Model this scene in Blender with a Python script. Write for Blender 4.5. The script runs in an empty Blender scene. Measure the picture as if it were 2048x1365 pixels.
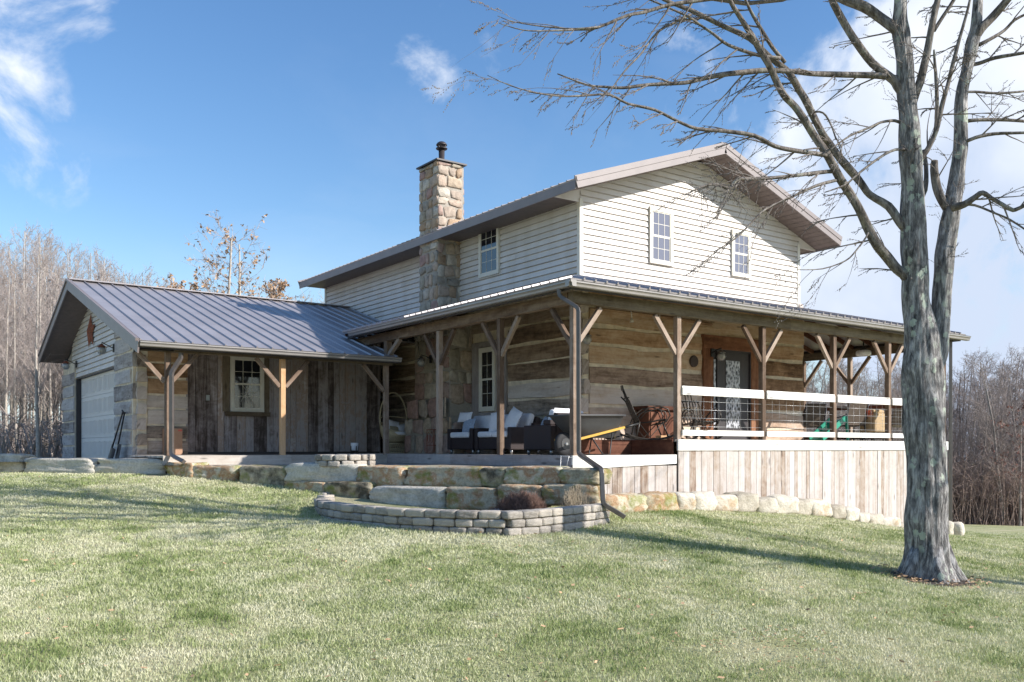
import bpy, math, random
import numpy as np
from mathutils import Vector, noise
D = bpy.data
scn = bpy.context.scene
COL = scn.collection
rad = math.radians
# ------------------------------------------------------------------ camera
f = 1804.; HZ = 897.; YAW = rad(35.9); EZ = 1.6          # focal length and horizon for a 2048 px wide frame
V = (math.sin(YAW), math.cos(YAW)); R = (math.cos(YAW), -math.sin(YAW))
C0 = (-(1.334*R[0]+17.7*V[0]), -(1.334*R[1]+17.7*V[1]))
cam_d = D.cameras.new("camera"); cam = D.objects.new("camera", cam_d); COL.objects.link(cam)
cam.location = (C0[0], C0[1], EZ); cam.rotation_euler = (rad(90), 0, -YAW)
cam_d.sensor_width = 36; cam_d.lens = f/2048*36; cam_d.shift_y = (HZ-682.5)/2048
cam_d.clip_start = .1; cam_d.clip_end = 3000
scn.camera = cam
# ------------------------------------------------------------------ light
SUN_EL = rad(30.5); SUN_AZ = rad(144.)                   # azimuth clockwise from +Y
sun_d = D.lights.new("sun", 'SUN'); sun_d.energy = 5.0; sun_d.angle = rad(.5); sun_d.color = (1, .955, .89)
sun = D.objects.new("sun", sun_d); COL.objects.link(sun)
sdir = Vector((math.sin(SUN_AZ)*math.cos(SUN_EL), math.cos(SUN_AZ)*math.cos(SUN_EL), math.sin(SUN_EL)))
sun.rotation_euler = sdir.to_track_quat('Z', 'Y').to_euler(); sun.location = (-5, -25, 30)
scn.view_settings.view_transform = 'Standard'; scn.view_settings.look = 'None'
scn.view_settings.gamma = 1; scn.view_settings.exposure = 0.6
w = D.worlds.new("World"); scn.world = w; w.use_nodes = True
nt = w.node_tree; N = nt.nodes; L = nt.links
for n in list(N): N.remove(n)
def nd(nt, t, **k):
    n = nt.nodes.new(t)
    for a, b in k.items():
        if a == 'ins':
            for i, v in b.items(): n.inputs[i].default_value = v
        else: setattr(n, a, b)
    return n
out = nd(nt, 'ShaderNodeOutputWorld'); bg = nd(nt, 'ShaderNodeBackground'); bg.inputs[1].default_value = .115
sky = nd(nt, 'ShaderNodeTexSky', sky_type='NISHITA', sun_disc=False, sun_elevation=SUN_EL, sun_rotation=SUN_AZ,
         altitude=200, air_density=1.15, dust_density=.5, ozone_density=2.2)
hs = nd(nt, 'ShaderNodeHueSaturation', ins={'Hue': .505, 'Saturation': 1.22, 'Value': 1.10})
L.new(sky.outputs[0], hs.inputs['Color'])
tc = nd(nt, 'ShaderNodeTexCoord'); sep = nd(nt, 'ShaderNodeSeparateXYZ'); L.new(tc.outputs['Generated'], sep.inputs[0])
def mth(nt, op, a, b=None, c=None, clamp=False):
    n = nd(nt, 'ShaderNodeMath', operation=op, use_clamp=clamp)
    for i, v in enumerate((a, b, c)):
        if v is None: continue
        if isinstance(v, (int, float)): n.inputs[i].default_value = v
        else: nt.links.new(v, n.inputs[i])
    return n.outputs[0]
zz = mth(nt, 'ADD', mth(nt, 'MAXIMUM', sep.outputs[2], 0.), .22)
cb = nd(nt, 'ShaderNodeCombineXYZ')
L.new(mth(nt, 'DIVIDE', sep.outputs[0], zz), cb.inputs[0]); L.new(mth(nt, 'DIVIDE', sep.outputs[1], zz), cb.inputs[1])
nz1 = nd(nt, 'ShaderNodeTexNoise', ins={'Scale': 1.5, 'Detail': 9, 'Roughness': .58, 'Distortion': .5}); L.new(cb.outputs[0], nz1.inputs['Vector'])
rw = nd(nt, 'ShaderNodeValToRGB'); rw.color_ramp.elements[0].position = .50; rw.color_ramp.elements[1].position = .80
L.new(nz1.outputs['Fac'], rw.inputs[0])
def dirn(px, py):
    a = (px-1024)/f; b = (HZ-py)/f
    return Vector((V[0]+a*R[0], V[1]+a*R[1], b)).normalized()
def blob(dv, c0, c1):                                    # soft lobe of the cloud bank round one compass direction
    dp = nd(nt, 'ShaderNodeVectorMath', operation='DOT_PRODUCT'); L.new(tc.outputs['Generated'], dp.inputs[0]); dp.inputs[1].default_value = dv
    mr = nd(nt, 'ShaderNodeMapRange', interpolation_type='SMOOTHSTEP', ins={'From Min': c0, 'From Max': c1})
    L.new(dp.outputs['Value'], mr.inputs[0]); return mr.outputs[0]
nz2 = nd(nt, 'ShaderNodeTexNoise', ins={'Scale': 6.5, 'Detail': 12, 'Roughness': .60, 'Distortion': .35}); L.new(tc.outputs['Generated'], nz2.inputs['Vector'])
bank = mth(nt, 'MAXIMUM', blob(dirn(2230, 400), .925, .975), mth(nt, 'MULTIPLY', blob(dirn(1780, 560), .974, .999), .8))
bank = mth(nt, 'MAXIMUM', bank, mth(nt, 'MULTIPLY', blob(dirn(1560, 130), .985, 1.0), .34))
bank = mth(nt, 'MAXIMUM', bank, mth(nt, 'MULTIPLY', blob(dirn(90, 90), .982, 1.0), .40))
bank = mth(nt, 'MAXIMUM', bank, mth(nt, 'MULTIPLY', blob(dirn(850, 40), .990, 1.0), .27))
bank = mth(nt, 'MAXIMUM', bank, mth(nt, 'MULTIPLY', blob(dirn(1140, 335), .999, 1.0), .22))
cl = mth(nt, 'ADD', mth(nt, 'MULTIPLY', bank, .95), mth(nt, 'MULTIPLY', mth(nt, 'SUBTRACT', nz2.outputs['Fac'], .5), 2.3))
mrc = nd(nt, 'ShaderNodeMapRange', interpolation_type='SMOOTHSTEP', ins={'From Min': .32, 'From Max': .78}); L.new(cl, mrc.inputs[0])
gate = nd(nt, 'ShaderNodeMapRange', interpolation_type='SMOOTHSTEP', ins={'From Min': .02, 'From Max': .3}); L.new(bank, gate.inputs[0])
cm = mth(nt, 'MULTIPLY', mrc.outputs[0], gate.outputs[0])
cm = mth(nt, 'MAXIMUM', cm, mth(nt, 'MULTIPLY', rw.outputs[0], .10), clamp=True)
hzn = nd(nt, 'ShaderNodeMapRange', interpolation_type='SMOOTHSTEP', ins={'From Min': .0, 'From Max': .24, 'To Min': .68, 'To Max': 0.})
L.new(sep.outputs[2], hzn.inputs[0])
cm2 = mth(nt, 'MAXIMUM', cm, hzn.outputs[0])
nz3 = nd(nt, 'ShaderNodeTexNoise', ins={'Scale': 3.2, 'Detail': 6}); L.new(tc.outputs['Generated'], nz3.inputs['Vector'])
ccol = nd(nt, 'ShaderNodeValToRGB'); e = ccol.color_ramp.elements
e[0].position = .36; e[0].color = (3.9, 4.5, 5.6, 1); e[1].position = .62; e[1].color = (6.6, 6.8, 7.1, 1)
L.new(nz3.outputs['Fac'], ccol.inputs[0])
mx0 = nd(nt, 'ShaderNodeMix', data_type='RGBA'); L.new(hzn.outputs[0], mx0.inputs['Factor']); L.new(hs.outputs[0], mx0.inputs[6]); mx0.inputs[7].default_value = (3.4, 4.5, 5.9, 1)
mx = nd(nt, 'ShaderNodeMix', data_type='RGBA'); L.new(cm, mx.inputs['Factor']); L.new(mx0.outputs[2], mx.inputs[6]); L.new(ccol.outputs[0], mx.inputs[7])
L.new(mx.outputs[2], bg.inputs[0]); L.new(bg.outputs[0], out.inputs[0])
# ------------------------------------------------------------------ measuring from the photograph: a pixel's ray met with a real plane
def ray(px, py):
    a = (px-1024)/f; b = (HZ-py)/f
    return (V[0]+a*R[0], V[1]+a*R[1], b)
def bd(px, py, d):
    r = ray(px, py); return Vector((C0[0]+r[0]*d, C0[1]+r[1]*d, EZ+r[2]*d))
def bX(px, py, X): return bd(px, py, (X-C0[0])/ray(px, py)[0])
def bY(px, py, Y): return bd(px, py, (Y-C0[1])/ray(px, py)[1])
# ------------------------------------------------------------------ materials
MAT = {}
def newmat(name):
    m = D.materials.new(name); m.use_nodes = True; nt = m.node_tree
    b = nt.nodes['Principled BSDF']; MAT[name] = m
    return m, nt, b
def ramp(nt, src, stops):
    r = nd(nt, 'ShaderNodeValToRGB'); el = r.color_ramp.elements
    while len(el) < len(stops): el.new(.5)
    for e, (p, c) in zip(el, stops): e.position = p; e.color = tuple(c)+(1,)
    nt.links.new(src, r.inputs[0]); return r.outputs[0]
def vec(nt, mode, scale, loc=None):
    tc = nd(nt, 'ShaderNodeTexCoord'); mp = nd(nt, 'ShaderNodeMapping')
    nt.links.new(tc.outputs[mode], mp.inputs[0]); mp.inputs['Scale'].default_value = scale
    if loc: mp.inputs['Location'].default_value = loc
    return mp.outputs[0]
def noi(nt, v, scale, detail=6, rough=.6, dist=0):
    n = nd(nt, 'ShaderNodeTexNoise', ins={'Scale': scale, 'Detail': detail, 'Roughness': rough, 'Distortion': dist}); nt.links.new(v, n.inputs['Vector']); return n.outputs['Fac']
def mixc(nt, mode, fac, a, b):
    m = nd(nt, 'ShaderNodeMix', data_type='RGBA', blend_type=mode)
    for i, v in ((0, fac), (6, a), (7, b)):
        if isinstance(v, (int, float)): m.inputs[i].default_value = v
        elif isinstance(v, tuple): m.inputs[i].default_value = v+(1,)
        else: nt.links.new(v, m.inputs[i])
    return m.outputs[2]
def bump(nt, b, h, s, dist=.02):
    bm = nd(nt, 'ShaderNodeBump', ins={'Strength': s, 'Distance': dist}); nt.links.new(h, bm.inputs['Height']); nt.links.new(bm.outputs[0], b.inputs['Normal'])
def plain(name, c, rough=.6, metal=0, var=.12, scale=9, bmp=.0, spec=.5):
    m, nt, b = newmat(name); v = vec(nt, 'Object', (1, 1, 1)); n = noi(nt, v, scale)
    nt.links.new(ramp(nt, n, [(.3, [x*(1-var) for x in c]), (.7, [min(1, x*(1+var)) for x in c])]), b.inputs['Base Color'])
    b.inputs['Roughness'].default_value = rough; b.inputs['Metallic'].default_value = metal
    b.inputs['Specular IOR Level'].default_value = spec
    if bmp: bump(nt, b, n, bmp)
    return m
def wood(name, stops, toneamt=.5, knots=True, rough=.85, grain=14, bmp=.5, dark=(.03, .022, .018), checks=.35):
    # grain runs along U, which every board's UVs lay along its length; tone = one random number per board
    m, nt, b = newmat(name)
    v1 = vec(nt, 'UV', (.9, grain, 1)); n1 = noi(nt, v1, 1.6, 9, .68, .6)
    v2 = vec(nt, 'UV', (.55, 3.2, 1)); n2 = noi(nt, v2, 1.1, 5, .6, .8)
    at = nd(nt, 'ShaderNodeAttribute', attribute_name='tone')
    s = mth(nt, 'ADD', mth(nt, 'MULTIPLY', n1, .45), mth(nt, 'MULTIPLY', n2, .55))
    s = mth(nt, 'ADD', s, mth(nt, 'MULTIPLY', mth(nt, 'SUBTRACT', at.outputs['Fac'], .5), toneamt), clamp=True)
    bl_ = noi(nt, vec(nt, 'Object', (1, 1, 1)), 5.5, 8, .7, .8); s = mth(nt, 'ADD', s, mth(nt, 'MULTIPLY', mth(nt, 'SUBTRACT', bl_, .5), .45), clamp=True)
    c = ramp(nt, s, stops)
    v3 = vec(nt, 'UV', (1.3, 30, 1)); n3 = noi(nt, v3, 1.5, 6, .75, .4)
    ck = ramp(nt, n3, [(.30, (1, 1, 1)), (.40, (0, 0, 0))])
    c = mixc(nt, 'MIX', mth(nt, 'MULTIPLY', ck, checks), c, dark)
    if knots:
        v4 = vec(nt, 'UV', (1.6, 6, 1)); vo = nd(nt, 'ShaderNodeTexVoronoi', ins={'Scale': 1.0, 'Randomness': 1}); nt.links.new(v4, vo.inputs['Vector'])
        kn = ramp(nt, vo.outputs['Distance'], [(.07, (1, 1, 1)), (.16, (0, 0, 0))])
        c = mixc(nt, 'MIX', mth(nt, 'MULTIPLY', kn, .55), c, dark)
    nt.links.new(c, b.inputs['Base Color']); b.inputs['Roughness'].default_value = rough; b.inputs['Specular IOR Level'].default_value = .25
    bump(nt, b, mth(nt, 'ADD', mth(nt, 'MULTIPLY', n1, .7), mth(nt, 'MULTIPLY', n3, .5)), bmp, .012)
    return m
wood('log_brown', [(.26, (.09, .048, .026)), (.40, (.25, .145, .08)), (.54, (.42, .265, .155)), (.72, (.55, .41, .285))], .30, grain=11, bmp=.7, checks=.75)
wood('log_pale', [(.26, (.20, .13, .09)), (.42, (.40, .285, .21)), (.56, (.52, .40, .315)), (.72, (.60, .50, .43))], .38, grain=11, bmp=.7, checks=.7)
wood('log_umber', [(.26, (.07, .045, .03)), (.42, (.20, .135, .09)), (.56, (.33, .24, .17)), (.74, (.46, .37, .29))], .3, grain=11, bmp=.7, checks=.7)
wood('log_left', [(.28, (.12, .10, .09)), (.45, (.32, .28, .26)), (.58, (.46, .42, .40)), (.74, (.58, .54, .52))], .25, grain=11, bmp=.7, checks=.6)
wood('beam_brown', [(.3, (.05, .03, .02)), (.5, (.145, .095, .065)), (.7, (.27, .20, .145))], .2, grain=5, checks=.5)
wood('log_grey', [(.26, (.11, .085, .068)), (.42, (.30, .24, .195)), (.56, (.46, .38, .33)), (.74, (.58, .51, .46))], .38, grain=11, bmp=.7, checks=.75)
wood('barn', [(.28, (.07, .052, .045)), (.42, (.22, .18, .17)), (.56, (.40, .36, .36)), (.66, (.34, .25, .20)), (.8, (.56, .53, .54))], .45, grain=16, checks=.55)
wood('skirt', [(.22, (.19, .12, .08)), (.38, (.36, .29, .235)), (.52, (.46, .41, .375)), (.74, (.58, .54, .51))], .30, grain=14, checks=.4)
wood('post', [(.3, (.10, .065, .045)), (.5, (.215, .15, .11)), (.7, (.37, .29, .235))], .35, grain=12, checks=.3)
wood('post_orange', [(.3, (.32, .17, .08)), (.5, (.50, .29, .15)), (.7, (.62, .40, .23))], .25, grain=12, checks=.2)
wood('beam', [(.3, (.06, .042, .027)), (.5, (.145, .11, .075)), (.7, (.23, .185, .135))], .3, grain=10, checks=.5)
wood('rail', [(.3, (.60, .56, .50)), (.5, (.76, .73, .68)), (.7, (.85, .83, .80))], .2, grain=10, checks=.10)
wood('rimgrey', [(.3, (.22, .19, .18)), (.5, (.33, .29, .28)), (.7, (.45, .41, .39))], .3, grain=10, checks=.35)
wood('redwood', [(.3, (.06, .022, .013)), (.5, (.13, .052, .032)), (.7, (.20, .09, .055))], .3, grain=10, checks=.2)
wood('doorframe', [(.3, (.10, .038, .018)), (.5, (.23, .10, .052)), (.7, (.34, .18, .10))], .3, grain=9, checks=.3)
wood('deck', [(.3, (.30, .26, .22)), (.5, (.44, .39, .34)), (.7, (.55, .50, .45))], .3, grain=10, checks=.3)
wood('bentwood', [(.3, (.016, .013, .011)), (.5, (.035, .029, .025)), (.7, (.07, .06, .05))], .2, rough=.35, grain=8, checks=.0, knots=False)
plain('chinking', (.66, .56, .43), .95, var=.25, scale=5, bmp=.4)
plain('trim', (.68, .64, .56), .6, var=.05)
plain('vinyl', (.655, .61, .575), .5, var=.04, scale=2)
def vinyl_tone():
    m = MAT['vinyl']; nt = m.node_tree; b = nt.nodes['Principled BSDF']; src = b.inputs['Base Color'].links[0].from_socket
    at = nd(nt, 'ShaderNodeAttribute', attribute_name='tone'); k = ramp(nt, at.outputs['Fac'], [(0, (.90, .895, .885)), (1, (1.05, 1.05, 1.05))])
    dr = noi(nt, vec(nt, 'Object', (1.6, 1.6, .35)), 1.4, 6, .6); k2 = ramp(nt, dr, [(.3, (.88, .86, .82)), (.55, (1, 1, 1))])
    nt.links.new(mixc(nt, 'MULTIPLY', 1., mixc(nt, 'MULTIPLY', 1., src, k), k2), b.inputs['Base Color'])
vinyl_tone()
plain('garage_white', (.70, .65, .60), .5, var=.04, scale=2)
plain('soffit', (.17, .13, .115), .6, var=.15)
plain('fascia', (.215, .178, .17), .45, var=.1, scale=3)
plain('dark_trim', (.035, .028, .03), .5)
plain('black', (.012, .012, .013), .5)
plain('steel', (.35, .35, .36), .35, .9)
plain('wire', (.55, .55, .55), .4, .6)
plain('fabric_white', (.70, .70, .74), .9, var=.05, scale=20, bmp=.2)
plain('fabric_blue', (.30, .36, .46), .9, var=.3, scale=45)
plain('fabric_tan', (.34, .29, .20), .9, var=.2, scale=30)
plain('sling', (.14, .105, .08), .8, var=.15)
plain('canvas', (.42, .30, .17), .9, var=.12)
plain('tyre', (.014, .014, .017), .75)
plain('tub', (.05, .05, .052), .45, var=.1)
plain('yellow', (.55, .31, .04), .55, var=.12)
plain('rust', (.23, .065, .03), .8, var=.35, scale=12, bmp=.3)
plain('plaque', (.055, .036, .03), .7)
plain('cardboard', (.40, .235, .15), .9)
plain('tape', (.55, .10, .07), .7)
plain('green_plastic', (.015, .26, .17), .45)
plain('red_plastic', (.65, .04, .02), .45)
plain('white_glass', (.75, .75, .8), .2)
plain('grey_box', (.38, .40, .39), .5)
plain('soil', (.05, .036, .026), .95, var=.4, scale=14, bmp=.8)
plain('patio', (.36, .32, .27), .9, var=.2, scale=4, bmp=.3)
plain('concrete', (.48, .46, .43), .9, var=.1, scale=4, bmp=.2)
plain('driedstem', (.42, .34, .24), .9, var=.3)
plain('heather', (.21, .125, .095), .9, var=.4)
plain('wicker_tan', (.50, .42, .28), .8, var=.25, scale=60, bmp=.5)
def wicker():
    m, nt, b = newmat('wicker'); v = vec(nt, 'UV', (1, 1, 1))
    w1 = nd(nt, 'ShaderNodeTexWave', ins={'Scale': 22, 'Distortion': .6}); nt.links.new(v, w1.inputs['Vector'])
    w2 = nd(nt, 'ShaderNodeTexWave', bands_direction='Y', ins={'Scale': 22, 'Distortion': .6}); nt.links.new(v, w2.inputs['Vector'])
    h = mth(nt, 'MULTIPLY', w1.outputs['Fac'], w2.outputs['Fac'])
    nt.links.new(ramp(nt, h, [(0, (.018, .011, .012)), (1, (.075, .045, .045))]), b.inputs['Base Color']); b.inputs['Roughness'].default_value = .55
    bump(nt, b, h, .5, .01)
wicker()
def metalroof():
    m, nt, b = newmat('metal_roof'); v = vec(nt, 'Object', (1, 1, 1)); n = noi(nt, v, 1.3, 5)
    nt.links.new(ramp(nt, n, [(.3, (.29, .265, .268)), (.7, (.37, .34, .345))]), b.inputs['Base Color'])
    b.inputs['Metallic'].default_value = .25; b.inputs['Roughness'].default_value = .36
    n2 = noi(nt, vec(nt, 'Object', (.6, 3, 1)), 1.5, 3); bump(nt, b, n2, .3, .02)
    m, nt, b = newmat('gutter'); n = noi(nt, vec(nt, 'Object', (1, 1, 1)), 2, 4)
    nt.links.new(ramp(nt, n, [(.3, (.25, .23, .215)), (.7, (.33, .305, .29))]), b.inputs['Base Color'])
    b.inputs['Metallic'].default_value = .3; b.inputs['Roughness'].default_value = .33
metalroof()
def glass(name, c, rough=.04):
    m, nt, b = newmat(name); b.inputs['Base Color'].default_value = c+(1,); b.inputs['Roughness'].default_value = rough
    b.inputs['Specular IOR Level'].default_value = .9
    n = noi(nt, vec(nt, 'Object', (1, 1, 1)), 3, 2); bump(nt, b, n, .03, .02)
glass('pane_dark', (.012, .013, .016)); glass('pane_curtain', (.13, .13, .17), .08); glass('lamp_glass', (.35, .34, .32), .1)
def lace():
    m, nt, b = newmat('leaded_glass'); vo = nd(nt, 'ShaderNodeTexVoronoi', ins={'Scale': 19}); nt.links.new(vec(nt, 'Object', (1, 1, .6)), vo.inputs['Vector'])
    n = noi(nt, vec(nt, 'Object', (1, 1, 1)), 14, 5, .7, 1.5)
    s = mth(nt, 'ADD', mth(nt, 'MULTIPLY', vo.outputs['Distance'], .6), mth(nt, 'MULTIPLY', n, .6))
    nt.links.new(ramp(nt, s, [(.44, (.02, .02, .025)), (.60, (.30, .31, .34)), (.74, (.55, .56, .60))]), b.inputs['Base Color']); b.inputs['Roughness'].default_value = .15
lace()
def stone(name, stops, scale=2.5, moss=0, bmp=.9, streak=0):
    m, nt, b = newmat(name); v = vec(nt, 'Object', (1, 1, 1.4)); n = noi(nt, v, scale, 10, .65, .3)
    at = nd(nt, 'ShaderNodeAttribute', attribute_name='tone')
    oi = nd(nt, 'ShaderNodeObjectInfo')
    s = mth(nt, 'ADD', n, mth(nt, 'MULTIPLY', mth(nt, 'SUBTRACT', at.outputs['Fac'], .5), .35))
    s = mth(nt, 'ADD', s, mth(nt, 'MULTIPLY', mth(nt, 'SUBTRACT', oi.outputs['Random'], .5), .16), clamp=True)
    c = ramp(nt, s, stops)
    n2 = noi(nt, v, 26, 6, .7)
    c = mixc(nt, 'MULTIPLY', .55, c, ramp(nt, n2, [(.3, (.45, .43, .40)), (.55, (1, 1, 1))]))
    if moss:
        n3 = noi(nt, vec(nt, 'Object', (1, 1, 1)), 2.6, 9, .7)
        g = ramp(nt, n3, [(.50, (0, 0, 0)), (.62, (1, 1, 1))])
        c = mixc(nt, 'MIX', mth(nt, 'MULTIPLY', g, moss), c, (.17, .19, .03))
    nt.links.new(c, b.inputs['Base Color']); b.inputs['Roughness'].default_value = .92; b.inputs['Specular IOR Level'].default_value = .2
    bump(nt, b, mth(nt, 'ADD', n, mth(nt, 'MULTIPLY', n2, .45)), bmp, .03)
stone('sandstone', [(.30, (.10, .085, .06)), (.42, (.32, .27, .19)), (.53, (.53, .46, .33)), (.64, (.42, .25, .14)), (.74, (.60, .54, .42))], 3.2, .75)
stone('sandstone_pale', [(.25, (.34, .30, .24)), (.45, (.52, .47, .39)), (.6, (.62, .58, .50)), (.75, (.50, .38, .26))], 2.4, 0)
stone('sandstone_left', [(.25, (.30, .27, .22)), (.42, (.50, .46, .39)), (.6, (.64, .59, .51)), (.8, (.50, .42, .32))], 3.4, .15)
stone('paver', [(.2, (.24, .21, .18)), (.45, (.40, .36, .315)), (.6, (.48, .435, .38)), (.8, (.53, .46, .38))], 3, 0, .6)
def fieldstone():
    m, nt, b = newmat('fieldstone'); at = nd(nt, 'ShaderNodeAttribute', attribute_name='tone')
    r = nd(nt, 'ShaderNodeValToRGB'); r.color_ramp.interpolation = 'CONSTANT'; el = r.color_ramp.elements
    cs = [(.38, .31, .25), (.34, .22, .19), (.46, .40, .33), (.38, .27, .18), (.29, .26, .22), (.42, .33, .26), (.36, .26, .22), (.50, .45, .38), (.33, .29, .23), (.44, .35, .26)]
    while len(el) < len(cs): el.new(.5)
    for i, c in enumerate(cs): el[i].position = i/len(cs); el[i].color = c+(1,)
    nt.links.new(at.outputs['Fac'], r.inputs[0])
    n = noi(nt, vec(nt, 'Object', (1, 1, 1)), 9, 8, .65)
    c = mixc(nt, 'MULTIPLY', .7, r.outputs[0], ramp(nt, n, [(.3, (.5, .47, .44)), (.6, (1.25, 1.22, 1.18))]))
    nt.links.new(c, b.inputs['Base Color']); b.inputs['Roughness'].default_value = .85; bump(nt, b, n, .8, .03)
fieldstone()
plain('mortar', (.36, .32, .27), .95, var=.15, scale=20, bmp=.5)
def bark(name, c1, c2, c3, lichen=0, sc=1.):
    m, nt, b = newmat(name); v = vec(nt, 'UV', (1.3*sc, 9*sc, 1))
    n = noi(nt, v, 2.6, 9, .7, .7); vo = noi(nt, vec(nt, 'Object', (9, 9, 1.6)), 1.6, 6, .7, .9)
    s = mth(nt, 'ADD', mth(nt, 'MULTIPLY', n, .38), mth(nt, 'MULTIPLY', vo, .34)); s = mth(nt, 'ADD', s, mth(nt, 'MULTIPLY', noi(nt, vec(nt, 'Object', (13, 13, 4.5)), 1.7, 5, .65, .6), .28))
    c = ramp(nt, s, [(.40, c1), (.49, c2), (.60, c3)])
    if lichen:
        v2 = nd(nt, 'ShaderNodeTexVoronoi', ins={'Scale': 8.5}); nt.links.new(vec(nt, 'Object', (1, 1, .8)), v2.inputs['Vector'])
        n2 = noi(nt, vec(nt, 'Object', (1, 1, 1)), 1.6, 4); n4 = noi(nt, vec(nt, 'Object', (1, 1, 1)), 28, 4)
        k = mth(nt, 'ADD', v2.outputs['Distance'], mth(nt, 'MULTIPLY', mth(nt, 'SUBTRACT', n4, .5), .5))
        k = mth(nt, 'MULTIPLY', ramp(nt, k, [(.30, (1, 1, 1)), (.36, (0, 0, 0))]), ramp(nt, n2, [(.46, (0, 0, 0)), (.54, (1, 1, 1))]))
        c = mixc(nt, 'MIX', mth(nt, 'MULTIPLY', k, lichen), c, (.42, .46, .38))
    nt.links.new(c, b.inputs['Base Color']); b.inputs['Roughness'].default_value = .95; b.inputs['Specular IOR Level'].default_value = .15
    bump(nt, b, s, 1., .05 if lichen else .02)
bark('bark', (.045, .042, .043), (.19, .18, .175), (.52, .50, .48), .95)
bark('bark_branch', (.05, .043, .038), (.15, .13, .115), (.33, .30, .27), .25)
bark('twig', (.10, .085, .075), (.18, .155, .14), (.30, .27, .25))
bark('bark_wood', (.24, .205, .17), (.42, .37, .32), (.62, .57, .50))
bark('twig_wood', (.27, .21, .185), (.39, .33, .30), (.52, .46, .42))
bark('bark_right', (.14, .115, .10), (.27, .235, .21), (.44, .39, .36))
bark('twig_right', (.17, .13, .12), (.27, .225, .205), (.40, .345, .32))
bark('brush', (.15, .10, .085), (.30, .225, .195), (.48, .38, .33))
plain('oak_leaf', (.42, .27, .155), .8, var=.35, scale=3)
plain('red_leaf', (.20, .07, .045), .8, var=.35, scale=3)
def lawn():
    m, nt, b = newmat('lawn_ground'); v = vec(nt, 'Object', (1, 1, 1))
    n = noi(nt, v, .55, 8, .6, .4); n2 = noi(nt, v, 40, 4, .8)
    c = ramp(nt, n, [(.3, (.20, .24, .08)), (.5, (.38, .37, .19)), (.7, (.52, .46, .30))])
    c = mixc(nt, 'MULTIPLY', .6, c, ramp(nt, n2, [(.3, (.35, .35, .3)), (.65, (1.2, 1.2, 1.1))]))
    nt.links.new(c, b.inputs['Base Color']); b.inputs['Roughness'].default_value = .95; bump(nt, b, n2, .8, .03)
    m, nt, b = newmat('grass'); v = vec(nt, 'Object', (1, 1, .2)); at = nd(nt, 'ShaderNodeAttribute', attribute_name='tone')
    n = noi(nt, v, .62, 5, .6, .5); n3 = noi(nt, v, 2.7, 5, .65, .3)
    s = mth(nt, 'ADD', mth(nt, 'MULTIPLY', n, .55), mth(nt, 'MULTIPLY', n3, .45))
    s = mth(nt, 'ADD', s, mth(nt, 'MULTIPLY', mth(nt, 'SUBTRACT', at.outputs['Fac'], .5), .24), clamp=True)
    c = ramp(nt, s, [(.31, (.17, .23, .07)), (.41, (.34, .39, .16)), (.50, (.51, .52, .31)), (.60, (.64, .62, .43)), (.76, (.73, .70, .54))])
    nt.links.new(c, b.inputs['Base Color']); b.inputs['Roughness'].default_value = .6; b.inputs['Specular IOR Level'].default_value = .35
    tr = nd(nt, 'ShaderNodeBsdfTranslucent'); nt.links.new(c, tr.inputs[0]); ms = nd(nt, 'ShaderNodeMixShader', ins={0: .25})
    nt.links.new(b.outputs[0], ms.inputs[1]); nt.links.new(tr.outputs[0], ms.inputs[2]); nt.links.new(ms.outputs[0], nt.nodes['Material Output'].inputs[0])
lawn()
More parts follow.
